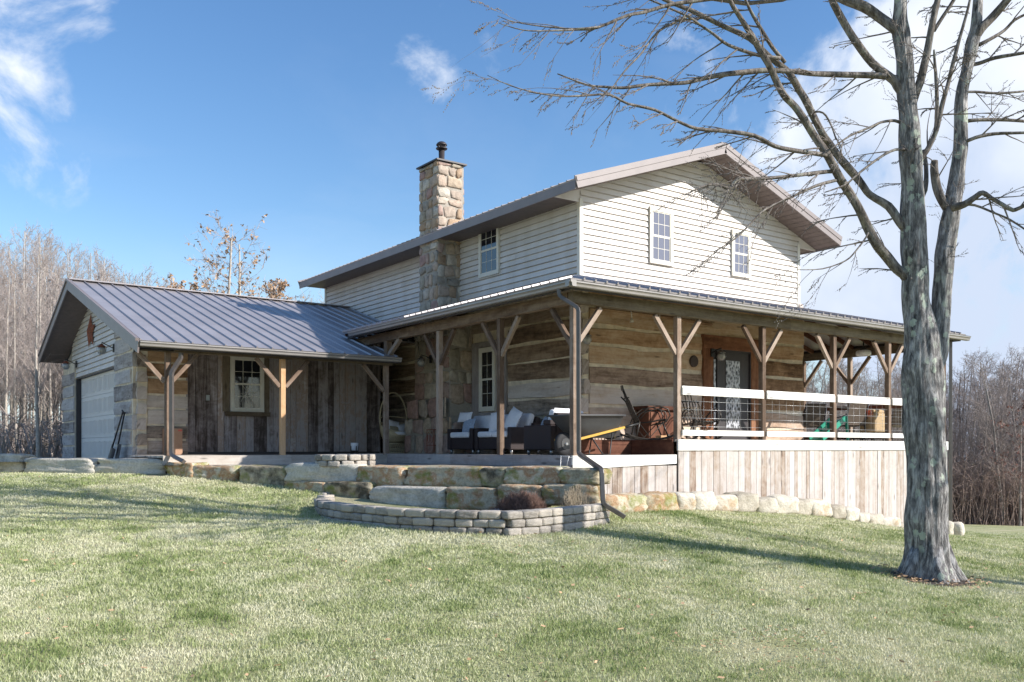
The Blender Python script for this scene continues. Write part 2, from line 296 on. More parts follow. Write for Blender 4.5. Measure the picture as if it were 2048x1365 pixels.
# ------------------------------------------------------------------ object helpers
ORG = {}
def tag(o, label=None, cat=None, group=None, kind=None):
    if label: o['label'] = label
    if cat: o['category'] = cat
    if group: o['group'] = group
    if kind: o['kind'] = kind
    return o
def empty(name, loc, label=None, cat=None, group=None):
    o = D.objects.new(name, None); COL.objects.link(o); o.location = loc; ORG[o.name] = Vector(loc); o.empty_display_size = .2
    return tag(o, label, cat, group)
def tree_copy(o, loc, rz=None, sc=None, label=None, parent=None):
    c = o.copy(); COL.objects.link(c)
    if parent is None:
        c.location = loc
        if rz is not None: c.rotation_euler = (0, 0, rz)
        if sc is not None: c.scale = sc
        if label: c['label'] = label
    else: c.parent = parent
    for ch in o.children: tree_copy(ch, None, parent=c)
    return c
class MB:
    def __init__(s): s.v = []; s.f = []; s.uv = []; s.t = []; s.sm = []
    def face(s, idx, uvs, tone=.5, smooth=False):
        s.f.append(idx); s.uv += uvs; s.t.append(tone); s.sm.append(smooth)
    def quad(s, a, b, c, d, tone=None):
        t = random.random() if tone is None else tone
        i = len(s.v); s.v += [tuple(a), tuple(b), tuple(c), tuple(d)]
        a, b, c = Vector(a), Vector(b), Vector(c); W = (b-a).length; H = (c-b).length; o = random.random()*40
        uv = [(0, 0), (W, 0), (W, H), (0, H)]
        if H > W: uv = [(y, x) for x, y in uv]
        s.face((i, i+1, i+2, i+3), [(x+o, y+o) for x, y in uv], t)
    def poly(s, pts, tone=None):
        t = random.random() if tone is None else tone
        i = len(s.v); s.v += [tuple(p) for p in pts]; p0 = Vector(pts[0])
        s.face(tuple(range(i, i+len(pts))), [((Vector(p)-p0).x+(Vector(p)-p0).y, (Vector(p)-p0).z) for p in pts], t)
    def obox(s, c, ax, ay, az, tone=None):                # oriented box: centre and three half-axis vectors
        t = random.random() if tone is None else tone
        c = Vector(c); A = [Vector(ax), Vector(ay), Vector(az)]; ln = [a.length for a in A]; o = random.random()*40
        i = len(s.v)
        for z in (-1, 1):
            for y in (-1, 1):
                for x in (-1, 1): s.v.append(tuple(c+A[0]*x+A[1]*y+A[2]*z))
        for q, (u, w_) in (((0, 4, 6, 2), (2, 1)), ((1, 3, 7, 5), (1, 2)), ((0, 1, 5, 4), (0, 2)), ((2, 6, 7, 3), (2, 0)), ((0, 2, 3, 1), (1, 0)), ((4, 5, 7, 6), (0, 1))):
            U, W = 2*ln[u], 2*ln[w_]
            uv = [(0, 0), (U, 0), (U, W), (0, W)]
            if W > U: uv = [(y, x) for x, y in uv]
            s.face(tuple(i+k for k in q), [(x+o, y+o+u*3.1) for x, y in uv], t)
    def box(s, x0, x1, y0, y1, z0, z1, tone=None):
        s.obox(((x0+x1)/2, (y0+y1)/2, (z0+z1)/2), (abs(x1-x0)/2, 0, 0), (0, abs(y1-y0)/2, 0), (0, 0, abs(z1-z0)/2), tone)
    def bar(s, a, b, w_, h, up=(0, 0, 1), tone=None):
        a, b = Vector(a), Vector(b); d = (b-a); l = d.length; d.normalize(); u = Vector(up)
        sd = d.cross(u)
        if sd.length < 1e-4: sd = d.cross(Vector((1, 0, 0)))
        sd.normalize(); u = sd.cross(d)
        s.obox((a+b)/2, d*l/2, sd*w_/2, u*h/2, tone)
    def tube(s, pts, rs, n=6, tone=None, cap=True, rough=0, seed=0):
        t = random.random() if tone is None else tone
        pts = [Vector(p) for p in pts]; m = len(pts)
        if isinstance(rs, (int, float)): rs = [rs]*m
        d0 = (pts[1]-pts[0]).normalized(); ref = Vector((0, 0, 1)) if abs(d0.z) < .9 else Vector((1, 0, 0))
        base = len(s.v); o = random.random()*40; ul = 0; us = []
        sd = d0.cross(ref).normalized()
        for i, p in enumerate(pts):
            d = (pts[min(i+1, m-1)]-pts[max(i-1, 0)]).normalized()
            sd = (sd-d*sd.dot(d)); sd = sd.normalized() if sd.length > 1e-5 else d.orthogonal().normalized()
            u = d.cross(sd)
            if i: ul += (p-pts[i-1]).length
            us.append(ul)
            for k in range(n):
                a = 2*math.pi*k/n; r = rs[i]
                dr = sd*math.cos(a)+u*math.sin(a)
                if rough > .13: r *= 1+.055*noise.noise(Vector((dr.x*7, dr.y*7, p.z*1.6+seed)))+.05*noise.noise(Vector((dr.x*15, dr.y*15, p.z*4+seed)))
                if rough: r *= 1+rough*noise.noise((p+dr*rs[i]*2)*3.1+Vector((seed, 0, 0)))+rough*.6*noise.noise(Vector((dr.x*4, dr.y*4, p.z*.8))*1.5)
                s.v.append(tuple(p+dr*r))
        for i in range(m-1):
            c = 2*math.pi*max(rs[i], .004)
            for k in range(n):
                k2 = (k+1) % n
                s.face((base+i*n+k, base+i*n+k2, base+(i+1)*n+k2, base+(i+1)*n+k),
                       [(us[i]+o, k/n*c), (us[i]+o, (k+1)/n*c), (us[i+1]+o, (k+1)/n*c), (us[i+1]+o, k/n*c)], t, True)
        if cap:
            s.face(tuple(base+k for k in range(n))[::-1], [(o+.1*math.cos(6.28*k/n), .1*math.sin(6.28*k/n)) for k in range(n)], t)
            s.face(tuple(base+(m-1)*n+k for k in range(n)), [(o+.1*math.cos(6.28*k/n), .1*math.sin(6.28*k/n)) for k in range(n)], t)
    def build(s, name, mat, parent=None, bevel=0, smooth=None, loc=None):
        po = ORG.get(parent.name, Vector((0, 0, 0))) if parent else Vector(loc or (0, 0, 0))
        me = D.meshes.new(name)
        vv = [(x-po.x, y-po.y, z-po.z) for x, y, z in s.v]
        me.from_pydata(vv, [], s.f)
        uvl = me.uv_layers.new(name='UVMap'); uvl.data.foreach_set('uv', np.array(s.uv, 'f').ravel())
        a = me.attributes.new('tone', 'FLOAT', 'FACE'); a.data.foreach_set('value', np.array(s.t, 'f'))
        me.polygons.foreach_set('use_smooth', np.array(s.sm if smooth is None else [smooth]*len(s.f), bool))
        me.materials.append(MAT[mat]); me.update()
        o = D.objects.new(name, me); COL.objects.link(o)
        if parent: o.parent = parent; ORG[o.name] = po
        else: o.location = po; ORG[o.name] = po
        if bevel:
            b = o.modifiers.new('bevel', 'BEVEL'); b.width = bevel; b.segments = 2; b.limit_method = 'ANGLE'
        return o
def part(name, mat, parent, fn, bevel=0, **k):
    m = MB(); fn(m); return m.build(name, mat, parent, bevel, **k)
def struct(name, mb, mat): return tag(mb.build(name, mat), kind='structure')
def rough_beam(mb, a, b, w_, h, seg=.22, amp=.018, up=(0, 0, 1), tone=None, seed=0):
    # hewn timber: a box whose section wobbles along its length
    a, b = Vector(a), Vector(b); d = b-a; Ln = d.length; d.normalize(); u = Vector(up); sd = d.cross(u).normalized(); u = sd.cross(d)
    n = max(2, int(Ln/seg)); t = random.random() if tone is None else tone; base = len(mb.v); o = random.random()*40
    cs = [(-1, -1), (0, -1.0), (1, -1), (1, 0), (1, 1), (0, 1.0), (-1, 1), (-1, 0)]
    for i in range(n+1):
        p = a+d*(Ln*i/n)
        for k, (x, y) in enumerate(cs):
            q = Vector((p.x*1.1+k*7.3+seed, p.y*1.1, p.z*3))
            e1 = noise.noise(q)*amp*2.2; e2 = noise.noise(q+Vector((31, 7, 3)))*amp*2.2
            xx = x*w_/2*(.93 if y and x else 1)+e1*(1 if x else 0); yy = y*h/2*(.93 if y and x else 1)+e2*(1 if y else .3)
            mb.v.append(tuple(p+sd*xx+u*yy))
    per = [0, w_/2, w_, w_+h/2, w_+h, 1.5*w_+h, 2*w_+h, 2*w_+1.5*h, 2*w_+2*h]
    for i in range(n):
        for k in range(8):
            k2 = (k+1) % 8; u0, u1 = Ln*i/n+o, Ln*(i+1)/n+o
            mb.face((base+i*8+k, base+i*8+k2, base+(i+1)*8+k2, base+(i+1)*8+k), [(u0, per[k]), (u0, per[k+1]), (u1, per[k+1]), (u1, per[k])], t)
    mb.face(tuple(base+k for k in range(8))[::-1], [(o+x*.1, y*.1) for x, y in cs], t)
    mb.face(tuple(base+n*8+k for k in range(8)), [(o+x*.1, y*.1) for x, y in cs], t)
def rock_mesh(sx, sy, sz, seed, n=7, sq=5., amp=.05, flat=True):
    # block of quarried stone: rounded cube with broken faces
    mb = MB(); idx = {}
    def vert(p):
        k = tuple(round(c*1000) for c in p)
        if k in idx: return idx[k]
        q = Vector(p); r = (abs(q.x)**sq+abs(q.y)**sq+abs(q.z)**sq)**(1/sq); q = q/r
        e = noise.noise(q*1.1+Vector((seed*3.1, 0, 0)))*amp*2.4+noise.noise(q*3.1+Vector((seed*1.7, 5, 0)))*amp*1.1+noise.noise(q*8+Vector((seed, 9, 0)))*amp*.6+noise.noise(Vector((q.x*3, q.y*3, q.z*14+seed)))*amp*.6
        q = q*(1+e)
        mb.v.append((q.x*sx/2, q.y*sy/2, q.z*sz/2)); idx[k] = len(mb.v)-1; return idx[k]
    t = random.random()
    for ax in range(3):
        for sg in (-1, 1):
            for i in range(n):
                for j in range(n):
                    c = []
                    for a, b_ in ((i, j), (i+1, j), (i+1, j+1), (i, j+1)):
                        p = [0, 0, 0]; p[ax] = sg; p[(ax+1) % 3] = -1+2*a/n; p[(ax+2) % 3] = -1+2*b_/n; c.append(vert(p))
                    if sg < 0: c = c[::-1]
                    mb.face(tuple(c), [(0, 0), (.1, 0), (.1, .1), (0, .1)], t, True)
    return mb
def rock(name, c, s, rz, mat, seed, label, cat='stone', group=None, **k):
    mb = rock_mesh(s[0], s[1], s[2], seed, **k)
    ca, sa = math.cos(rz), math.sin(rz)
    mb.v = [(x*ca-y*sa, x*sa+y*ca, z) for x, y, z in mb.v]
    o = mb.build(name, mat); o.location = c
    return tag(o, label, cat, group)
# ------------------------------------------------------------------ terrain heights
cps = []
for t in ((0, 1365, 6.15), (1024, 1365, 6.15), (2048, 1365, 6.15), (0, 946, 17.5), (185, 949, 17.0), (330, 952, 16.5), (470, 967, 15.9), (570, 977, 15.4), (650, 1033, 13.1),
          (760, 1048, 11.95), (850, 1058, 11.5), (950, 1067, 11.15), (1050, 1068, 11.2), (1150, 1057, 12.0), (1200, 1045, 12.6), (1858, 1157, 10.5),
          (2040, 1076, 25), (2040, 1052, 58), (1960, 1049, 58), (1700, 1046, 62), (60, 912, 40), (300, 905, 45)):
    p = bd(*t); cps.append((p.x, p.y, p.z))
for x, y in ((1250, 1026), (1360, 1022), (1500, 1026), (1600, 1030), (1700, 1043), (1811, 1060), (1900, 1073)):
    p = bY(x, y, -3.25); cps.append((p.x, p.y, p.z))
cps += [(C0[0], C0[1]-3, -.02), (C0[0]-8, C0[1], .1), (C0[0]+8, C0[1]-4, -.25), (-4.5, 1.5, 1.05), (-9, 10, 1.28), (-14, 8, 1.2), (0, 6, .9), (5, 4, .3), (10, 4, -.6), (4, 14, .3), (-4, 18, 1.0),
        (-90, 60, 2), (0, 130, -2), (110, 60, -6), (60, -90, -2), (-90, -60, 0), (20, 45, -2.6)]
P = np.array(cps)
def U_(r2): return np.where(r2 > 1e-9, r2*np.log(np.maximum(r2, 1e-9)), 0)
n_ = len(P); K = U_(((P[:, None, :2]-P[None, :, :2])**2).sum(-1))+np.eye(n_)*.02
Q = np.c_[np.ones(n_), P[:, :2]]
Wt = np.linalg.solve(np.block([[K, Q], [Q.T, np.zeros((3, 3))]]), np.r_[P[:, 2], 0, 0, 0])
def hts(xy):
    xy = np.asarray(xy, float).reshape(-1, 2); r = np.hypot(xy[:, 0], xy[:, 1]); k = np.minimum(1, 115/np.maximum(r, 1)); q = xy*k[:, None]
    out_ = np.empty(len(q))
    for a in range(0, len(q), 40000):
        s_ = q[a:a+40000]
        out_[a:a+40000] = U_(((s_[:, None]-P[None, :, :2])**2).sum(-1))@Wt[:n_]+Wt[n_]+s_@Wt[n_+1:]
    return out_
def gz(x, y): return float(hts([(x, y)])[0])
def terrain():
    g = np.concatenate([-np.geomspace(400, 26, 26), np.arange(-25, 30, .33), np.geomspace(31, 500, 26)])
    gx = g+0; gy = g+0; X, Y = np.meshgrid(gx, gy, indexing='ij'); Z = hts(np.c_[X.ravel(), Y.ravel()])
    near = (np.abs(X.ravel()+6) < 14) & (np.abs(Y.ravel()+4) < 14)
    bump_ = np.array([noise.noise(Vector((x*.9, y*.9, 0)))*.014-.014 if n_1 else -.01 for x, y, n_1 in zip(X.ravel(), Y.ravel(), near)])
    nx, ny = X.shape; idx = np.arange(nx*ny).reshape(nx, ny)
    F = np.stack([idx[:-1, :-1], idx[1:, :-1], idx[1:, 1:], idx[:-1, 1:]], -1).reshape(-1, 4)
    me = D.meshes.new('lawn'); me.from_pydata(np.c_[X.ravel(), Y.ravel(), Z+bump_-.0].tolist(), [], F.tolist())
    me.polygons.foreach_set('use_smooth', np.ones(len(F), bool)); me.materials.append(MAT['lawn_ground'])
    o = D.objects.new('lawn', me); COL.objects.link(o); tag(o, kind='structure')
terrain()
exec_parts = []
# ------------------------------------------------------------------ building helpers
def siding(mb, O, u, nrm, spans, z0, z1, step=.125):
    # clapboard courses; spans(z) -> (a, b) extent along u at height z
    O, u, nrm = Vector(O), Vector(u), Vector(nrm); z = z0; k = 0
    while z < z1-.01:
        zt = min(z+step, z1); a0, b0 = spans(z); a1, b1 = spans(zt)
        if b0-a0 > .02:
            b1 = max(b1, a1+.005); up = Vector((0, 0, 1)); t = random.random(); zg_ = z+.024
            p0, p1 = O+u*a0+up*zg_+nrm*.020, O+u*b0+up*zg_+nrm*.020; q0, q1 = O+u*a1+up*zt+nrm*.004, O+u*b1+up*zt+nrm*.004
            r0, r1 = O+u*a0+up*zg_-nrm*.022, O+u*b0+up*zg_-nrm*.022; g0, g1 = O+u*a0+up*z-nrm*.022, O+u*b0+up*z-nrm*.022; h0, h1 = O+u*a0+up*z+nrm*.004, O+u*b0+up*z+nrm*.004
            
            cuts = [0.]; Lq = (p1-p0).length
            while Lq*(1-cuts[-1]) > 4.2: cuts.append(cuts[-1]+random.uniform(1.6, 3.6)/Lq)
            cuts.append(1.)
            for c0_, c1_ in zip(cuts, cuts[1:]):
                wv = random.uniform(0, .0025); e_ = .003/Lq if c1_ < 1 else 0
                mb.quad(p0.lerp(p1, c0_)+nrm*wv, p0.lerp(p1, c1_-e_)+nrm*wv, q0.lerp(q1, c1_-e_), q0.lerp(q1, c0_), random.random())
            mb.quad(r0, r1, p1, p0, t); mb.quad(g0, g1, r1, r0, t); mb.quad(h0, h1, g1, g0, t)
        z = zt
def stone_wall(mb, O, u, nrm, spans, z0, z1, rng, cell=.26, dep=.035):
    O, u, nrm = Vector(O), Vector(u), Vector(nrm); z = z0; up = Vector((0, 0, 1))
    while z < z1-.03:
        hh = min(cell*rng.uniform(.6, 1.25), z1-z)
        if z1-z-hh < .08: hh = z1-z
        a, b = spans(z+hh/2); x = a
        while x < b-.02:
            ww = min(cell*rng.uniform(.5, 1.35), b-x)
            if b-x-ww < .09: ww = b-x
            g = .016; j = lambda s_: rng.uniform(-1, 1)*s_
            xs0, xs1, zs0, zs1 = x+g, x+ww-g, z+g, z+hh-g; c = min(ww, hh)*.34
            ed0 = x <= a+1e-6; ed1 = abs(x+ww-b) < 1e-6
            pl = [(xs0+c*rng.random(), zs0+j(.034)), (xs1-c*rng.random(), zs0+j(.034)), (xs1+(0 if ed1 else j(.034)), zs0+c*rng.random()), (xs1+(0 if ed1 else j(.034)), zs1-c*rng.random()),
                  (xs1-c*rng.random(), zs1+j(.034)), (xs0+c*rng.random(), zs1+j(.034)), (xs0+(0 if ed0 else j(.034)), zs1-c*rng.random()), (xs0+(0 if ed0 else j(.034)), zs0+c*rng.random())]
            cx, cz = (xs0+xs1)/2, (zs0+zs1)/2; dd = dep*rng.uniform(.6, 1.3); t = rng.random()
            i = len(mb.v)
            for p, q in pl: mb.v.append(tuple(O+u*p+up*q))
            for p, q in pl: mb.v.append(tuple(O+u*(cx+(p-cx)*.97)+up*(cz+(q-cz)*.97)+nrm*dd*.7))
            for p, q in pl: mb.v.append(tuple(O+u*(cx+(p-cx)*.82)+up*(cz+(q-cz)*.82)+nrm*dd*(1+rng.uniform(-.1, .15))))
            for r_ in (0, 8):
                for k in range(8):
                    k2 = (k+1) % 8; mb.face((i+r_+k, i+r_+k2, i+r_+8+k2, i+r_+8+k), [(0, 0)]*4, t, True)
            mb.face(tuple(i+16+k for k in range(8)), [(0, 0)]*8, t, True)
            x += ww
        z += hh
def roof_sheet(mb, e0, e1, r1, r0, th=.035, rib=.30, ribh=.03):
    # e0,e1 eave ends, r0,r1 ridge ends (above e0,e1); ribs run up the slope
    e0, e1, r1, r0 = map(Vector, (e0, e1, r1, r0)); nrm = (e1-e0).cross(r0-e0).normalized()
    if nrm.z < 0: nrm = -nrm
    dn = nrm*-th
    mb.quad(e0, e1, r1, r0, .5); mb.quad(r0+dn, r1+dn, e1+dn, e0+dn, .5)
    for a, b in ((e0, e1), (e1, r1), (r1, r0), (r0, e0)): mb.quad(a+dn, b+dn, b, a, .5)
    du = (e1-e0).normalized(); W = (e1-e0).length; n = int(W/rib)
    def up_at(s):                                         # upper end of a rib at distance s along the eave line
        sl = (r0-e0); Wt_ = (r1-r0).length; 
        off = (r0-e0).dot(du); t0 = off; t1 = off+Wt_
        sp = sl-du*off
        if s < t0 and t0 > 1e-3: k = s/t0
        elif s > t1 and W-t1 > 1e-3: k = (W-s)/(W-t1)
        else: k = 1
        return e0+du*s+sp*min(1, k)
    for i in range(n+1):
        s = min(W-.03, .03+i*(W-.06)/max(n, 1)); a = e0+du*s-(r0-e0-du*(r0-e0).dot(du)).normalized()*.02; b = up_at(s)
        if (b-a).length > .1:
            w1, w2 = .022, .011; i0 = len(mb.v)
            for p in (a, b):
                mb.v += [tuple(p-du*w1), tuple(p-du*w2+nrm*ribh), tuple(p+du*w2+nrm*ribh), tuple(p+du*w1)]
            for q in ((0, 1, 5, 4), (1, 2, 6, 5), (2, 3, 7, 6), (3, 2, 1, 0), (4, 5, 6, 7)): mb.face(tuple(i0+k for k in q), [(0, 0), (1, 0), (1, 1), (0, 1)], .5)
def gutter(mb, a, b, out_, end0=True):
    # K-style gutter swept from a to b (top outer lip), out_ = outward unit vector
    a, b, o = Vector(a), Vector(b), Vector(out_); up = Vector((0, 0, 1))
    pr = [(0, 0), (-.012, -.004), (-.012, -.030), (-.034, -.040), (-.040, -.085), (-.052, -.098), (-.125, -.098), (-.125, 0), (-.118, 0), (-.118, -.09), (-.055, -.09), (-.02, -.028), (-.02, 0)]
    i = len(mb.v); n = len(pr)
    for p in (a, b):
        for x, z in pr: mb.v.append(tuple(p+o*x+up*z))
    for k in range(n): k2 = (k+1) % n; mb.face((i+k, i+k2, i+n+k2, i+n+k), [(0, 0), (1, 0), (1, 1), (0, 1)], .5)
    for e in (0, n): mb.face(tuple(i+e+k for k in (0, 1, 2, 3, 4, 5, 6, 7)), [(0, 0)]*8, .5)
def make_window(parent, O, u, nrm, W, H, panes=(3, 2), mat='pane_dark', trim=.075, frame='trim', split=.5):
    # double-hung window lying on a wall: O = lower left corner of the casing
    O, u, n = Vector(O), Vector(u), Vector(nrm); up = Vector((0, 0, 1))
    def B(m, a0, a1, z0, z1, d0, d1, t=.5): m.obox(O+u*(a0+a1)/2+up*(z0+z1)/2+n*(d0+d1)/2, u*(a1-a0)/2, n*(d1-d0)/2, up*(z1-z0)/2, t)
    fr = part('window', frame, parent, lambda m: (B(m, 0, W, 0, trim, -.02, .05), B(m, 0, W, H-trim, H, -.02, .05), B(m, 0, trim, trim, H-trim, -.02, .046), B(m, W-trim, W, trim, H-trim, -.02, .046)))
    gz0, gz1, ga0, ga1 = trim, H-trim, trim, W-trim; mid = gz0+(gz1-gz0)*split
    part('pane', mat, fr, lambda m: (B(m, ga0, ga1, gz0, mid, -.01, .022), B(m, ga0, ga1, mid, gz1, -.01, .029)))
    def sash(m):
        s = .022
        for z0, z1, d in ((gz0, mid, .031), (mid, gz1, .038)):
            B(m, ga0, ga0+s, z0, z1, 0, d); B(m, ga1-s, ga1, z0, z1, 0, d); B(m, ga0+s, ga1-s, z0, z0+s, 0, d-.001); B(m, ga0+s, ga1-s, z1-s, z1, 0, d-.001)
            for k in range(1, panes[0]): x = ga0+(ga1-ga0)*k/panes[0]; B(m, x-.005, x+.005, z0+s, z1-s, 0, d-.004)
            for k in range(1, panes[1]): z = z0+(z1-z0)*k/panes[1]; B(m, ga0+s, ga1-s, z-.005, z+.005, 0, d-.006)
    part('sash', frame, fr, sash)
    return fr
def board_wall(mb, O, u, nrm, W, z0f, z1f, rng, wmin=.13, wmax=.30, th=.022, battens=False):
    O, u, n = Vector(O), Vector(u), Vector(nrm); x = 0; up = Vector((0, 0, 1))
    while x < W-.01:
        w_ = min(rng.uniform(wmin, wmax), W-x); 
        if W-x-w_ < .05: w_ = W-x
        xa, xb = x+.004, x+w_-.004; z0, z1 = z0f(x+w_/2), z1f(x+w_/2); d = th+rng.uniform(0, .009); t = rng.random()
        if z1 > z0: mb.obox(O+u*(xa+xb)/2+up*(z0+z1)/2+n*d/2, up*(z1-z0)/2, u*(xb-xa)/2, n*d/2, t)
        x += w_
rng = random.Random(5); random.seed(11)
XR = 6.87; YB = 11.9                                      # house: X 0..XR, Y 0..YB
PX, PY = -2.15, -2.39                                     # porch post lines
PR = 9.05
ZD, ZU = 1.48, 1.75                                       # lower and upper deck
ZS = 4.93                                                 # foot of the upper-storey siding
# ------------------------------------------------------------------ the log house
house = empty('log_house', (3.4, 5.9, 1.0), 'two-storey log and cream-sided house with a wraparound covered porch and stone chimney', 'house')
zE = 6.62; zR = 8.05; xM = XR/2; OV = .70; OX = .676
slope = (zR-zE)/(xM+OX)
def roofz(x): return zR-abs(x-xM)*slope
part('core_wall', 'mortar', house, lambda m: (m.box(.03, XR-.03, .03, YB-.03, .2, 6.55, .5)))
def gs(m):
    top = lambda z: (max(0, xM-(zR-.16-z)/slope), min(XR, xM+(zR-.16-z)/slope))
    siding(m, (0, 0, 0), (1, 0, 0), (0, -1, 0), top, ZS, zR-.2)
part('siding', 'vinyl', house, gs)
part('siding', 'vinyl', house, lambda m: siding(m, (XR, YB, 0), (-1, 0, 0), (0, 1, 0), lambda z: (max(0, xM-(zR-.16-z)/slope), min(XR, xM+(zR-.16-z)/slope)), ZS, zR-.2))
part('siding', 'vinyl', house, lambda m: siding(m, (0, YB, 0), (0, -1, 0), (-1, 0, 0), lambda z: (0, YB), ZS-.4, 6.52))
part('siding', 'vinyl', house, lambda m: siding(m, (XR, 0, 0), (0, 1, 0), (1, 0, 0), lambda z: (0, YB), ZS, 6.52))
for y in (.03, YB-.03): part('gable_core', 'mortar', house, lambda m: m.poly([(.04, y, 6.4), (XR-.04, y, 6.4), (XR-.04, y, roofz(XR)-.17), (xM, y, zR-.2), (.04, y, roofz(0)-.17)], .5))
def corners(m):
    for x, y, sx, sy in ((0, 0, -1, -1), (XR, 0, 1, -1), (0, YB, -1, 1), (XR, YB, 1, 1)):
        m.box(x+sx*.028, x-sx*.06, y+sy*.028, y+sy*.001, ZS-.02, 6.50, .5); m.box(x+sx*.028, x+sx*.001, y+sy*.001, y-sy*.06, ZS-.02, 6.50, .5)
part('corner_trim', 'trim', house, corners)
def mroof(m):
    roof_sheet(m, (-OX, -OV, roofz(-OX)), (-OX, YB+.4, roofz(-OX)), (xM, YB+.4, zR), (xM, -OV, zR), rib=.235, ribh=.018)
    roof_sheet(m, (XR+OX, YB+.4, roofz(-OX)), (XR+OX, -OV, roofz(-OX)), (xM, -OV, zR), (xM, YB+.4, zR), rib=.235)
    m.bar((xM, -OV-.01, zR+.012), (xM, YB+.41, zR+.012), .26, .03, tone=.5)
mr_ = part('roof', 'metal_roof', house, mroof)
for x in (-OX, XR+OX):
    part('fascia', 'fascia', mr_, lambda m: m.box(x-.012, x+.012, -OV+.02, YB+.38, roofz(-OX)-.20, roofz(-OX)-.036, .5))
for y0, y1 in ((-OV-.016, -OV+.012), (YB+.39, YB+.42)):
    for s_ in (-1, 1):
        def rake(m):
            a = Vector((xM+s_*(xM+OX+.012), (y0+y1)/2, roofz(-OX)-.075)); b = Vector((xM, (y0+y1)/2, zR-.075)); o_ = Vector((0, -.012 if y0 < 0 else .012, .055))
            m.bar(a, b, abs(y1-y0), .23, tone=.5); m.bar(a+o_, b+o_, .03, .09, tone=.5)
        part('rake_board', 'fascia', mr_, rake)
def soff(m):
    for y0, y1 in ((-OV+.02, 0), (YB, YB+.38)):
        for s in (-1, 1):
            for k in range(24):
                xa = k/24*(xM+OX-.02); xb = (k+.93)/24*(xM+OX-.02)
                za, zb = zR-.165-xa*slope, zR-.165-xb*slope
                m.quad((xM+s*xa, y0, za), (xM+s*xb, y0, zb), (xM+s*xb, y1, zb), (xM+s*xa, y1, za), .5)
            m.quad((xM, y0, zR-.15), (xM+s*(xM+OX-.02), y0, roofz(-OX)-.15), (xM+s*(xM+OX-.02), y1, roofz(-OX)-.15), (xM, y1, zR-.15), .5)
    for s, x0, x1 in ((-1, -OX+.01, 0), (1, XR, XR+OX-.01)):
        for k in range(60): y0 = k/60*YB; m.quad((x0, y0, roofz(-OX)-.17), (x1, y0, roofz(-OX)-.17), (x1, y0+YB/60*.93, roofz(-OX)-.17), (x0, y0+YB/60*.93, roofz(-OX)-.17), .5)
        m.quad((x0, 0, roofz(-OX)-.155), (x1, 0, roofz(-OX)-.155), (x1, YB, roofz(-OX)-.155), (x0, YB, roofz(-OX)-.155), .5)
for y in (.005, YB-.005):
    for x0, x1 in ((-OX+.01, 0), (XR, XR+OX-.01)):
        xi = x1 if x0 < 0 else x0
        part('eave_return', 'vinyl', mr_, lambda m: (m.box(x0, x1, y-.012, y+.012, roofz(-OX)-.19, roofz(-OX)-.15, .5), m.poly([(x0 if x0 < 0 else x1, y-.008, roofz(-OX)-.15), (xi, y-.008, roofz(-OX)-.15), (xi, y-.008, roofz(xi)-.165)], .5)))
part('soffit', 'soffit', mr_, soff)
make_window(house, (1.86, -.012, 5.46), (1, 0, 0), (0, -1, 0), .68, 1.17, (3, 2), 'pane_curtain')
make_window(house, (4.42, -.012, 5.48), (1, 0, 0), (0, -1, 0), .64, 1.04, (3, 2), 'pane_curtain')
make_window(house, (-.012, 3.50, 5.46), (0, -1, 0), (-1, 0, 0), .79, 1.18, (3, 2), 'pane_dark')
# log walls: one hewn log per part, clay chinking behind
part('chinking', 'chinking', house, lambda m: (m.box(-.02, XR+.02, -.095, .03, 1.2, ZS-.03, .5), m.box(-.095, .03, -.02, YB, 1.2, ZS-.05, .5), m.box(XR-.03, XR+.095, 0, YB, 1.2, ZS-.03, .5)))
def gx(px): return bY(px, 800, -.1).x
fx0, fx1 = gx(1403), gx(1519)                             # carved frame of the porch door
rows = [4.90, 4.41, 4.02, 3.66, 3.25, 2.85, 2.45, 2.05, 1.62, 1.2]
for i in range(len(rows)-1):
    z1, z0 = rows[i]-.030, rows[i+1]+.030; zc = (z0+z1)/2; h = z1-z0; x0 = .14
    def lg(m, a, b, j=0):
        rough_beam(m, (a, -.055+rng.uniform(-.008, .008), zc), (b, -.055, zc+rng.uniform(-.02, .02)), .15, h, amp=.02, seed=i*3+j)
    mt = 'log_brown' if i < 6 else 'log_grey'
    if z0 < 4.0:
        part('log', 'log_brown' if i < 4 else 'log_pale', house, lambda m: lg(m, x0, fx0-.01)); part('log', 'log_brown' if i < 6 else 'log_pale', house, lambda m: lg(m, fx1+.01, XR+.02, 1))
    else: part('log', 'log_brown', house, lambda m: lg(m, x0, XR+.02))
rowsL = [4.62, 4.17, 3.78, 3.40, 2.98, 2.62, 2.24, 1.86, 1.45]
for i in range(len(rowsL)-1):
    z1, z0 = rowsL[i]-.026, rowsL[i+1]+.026; zc = (z0+z1)/2; h = z1-z0
    mt = 'log_umber' if i < 4 else 'log_grey'
    def lg(m, a, b, j=0): rough_beam(m, (-.055+rng.uniform(-.008, .008), a, zc), (-.055, b, zc+rng.uniform(-.02, .02)), .15, h, amp=.02, seed=40+i*3+j)
    if 2.2 < zc < 4.0:
        part('log', mt, house, lambda m: lg(m, -.06, 2.26)); part('log', mt, house, lambda m: lg(m, 3.66, YB, 1))
    else: part('log', mt, house, lambda m: lg(m, -.06, YB))
    part('log_end', 'log_grey', house, lambda m: rough_beam(m, (-.03+rng.uniform(-.03, .03), -.19+rng.uniform(-.02, .03), zc), (-.03, .0, zc), .20, h*.86, seg=.1, amp=.02, seed=i))
for i in range(10):
    z = 1.4+i*.39; part('log', 'log_grey', house, lambda m: rough_beam(m, (XR+.055, -.05, z), (XR+.055, YB, z), .15, .33, seed=90+i))
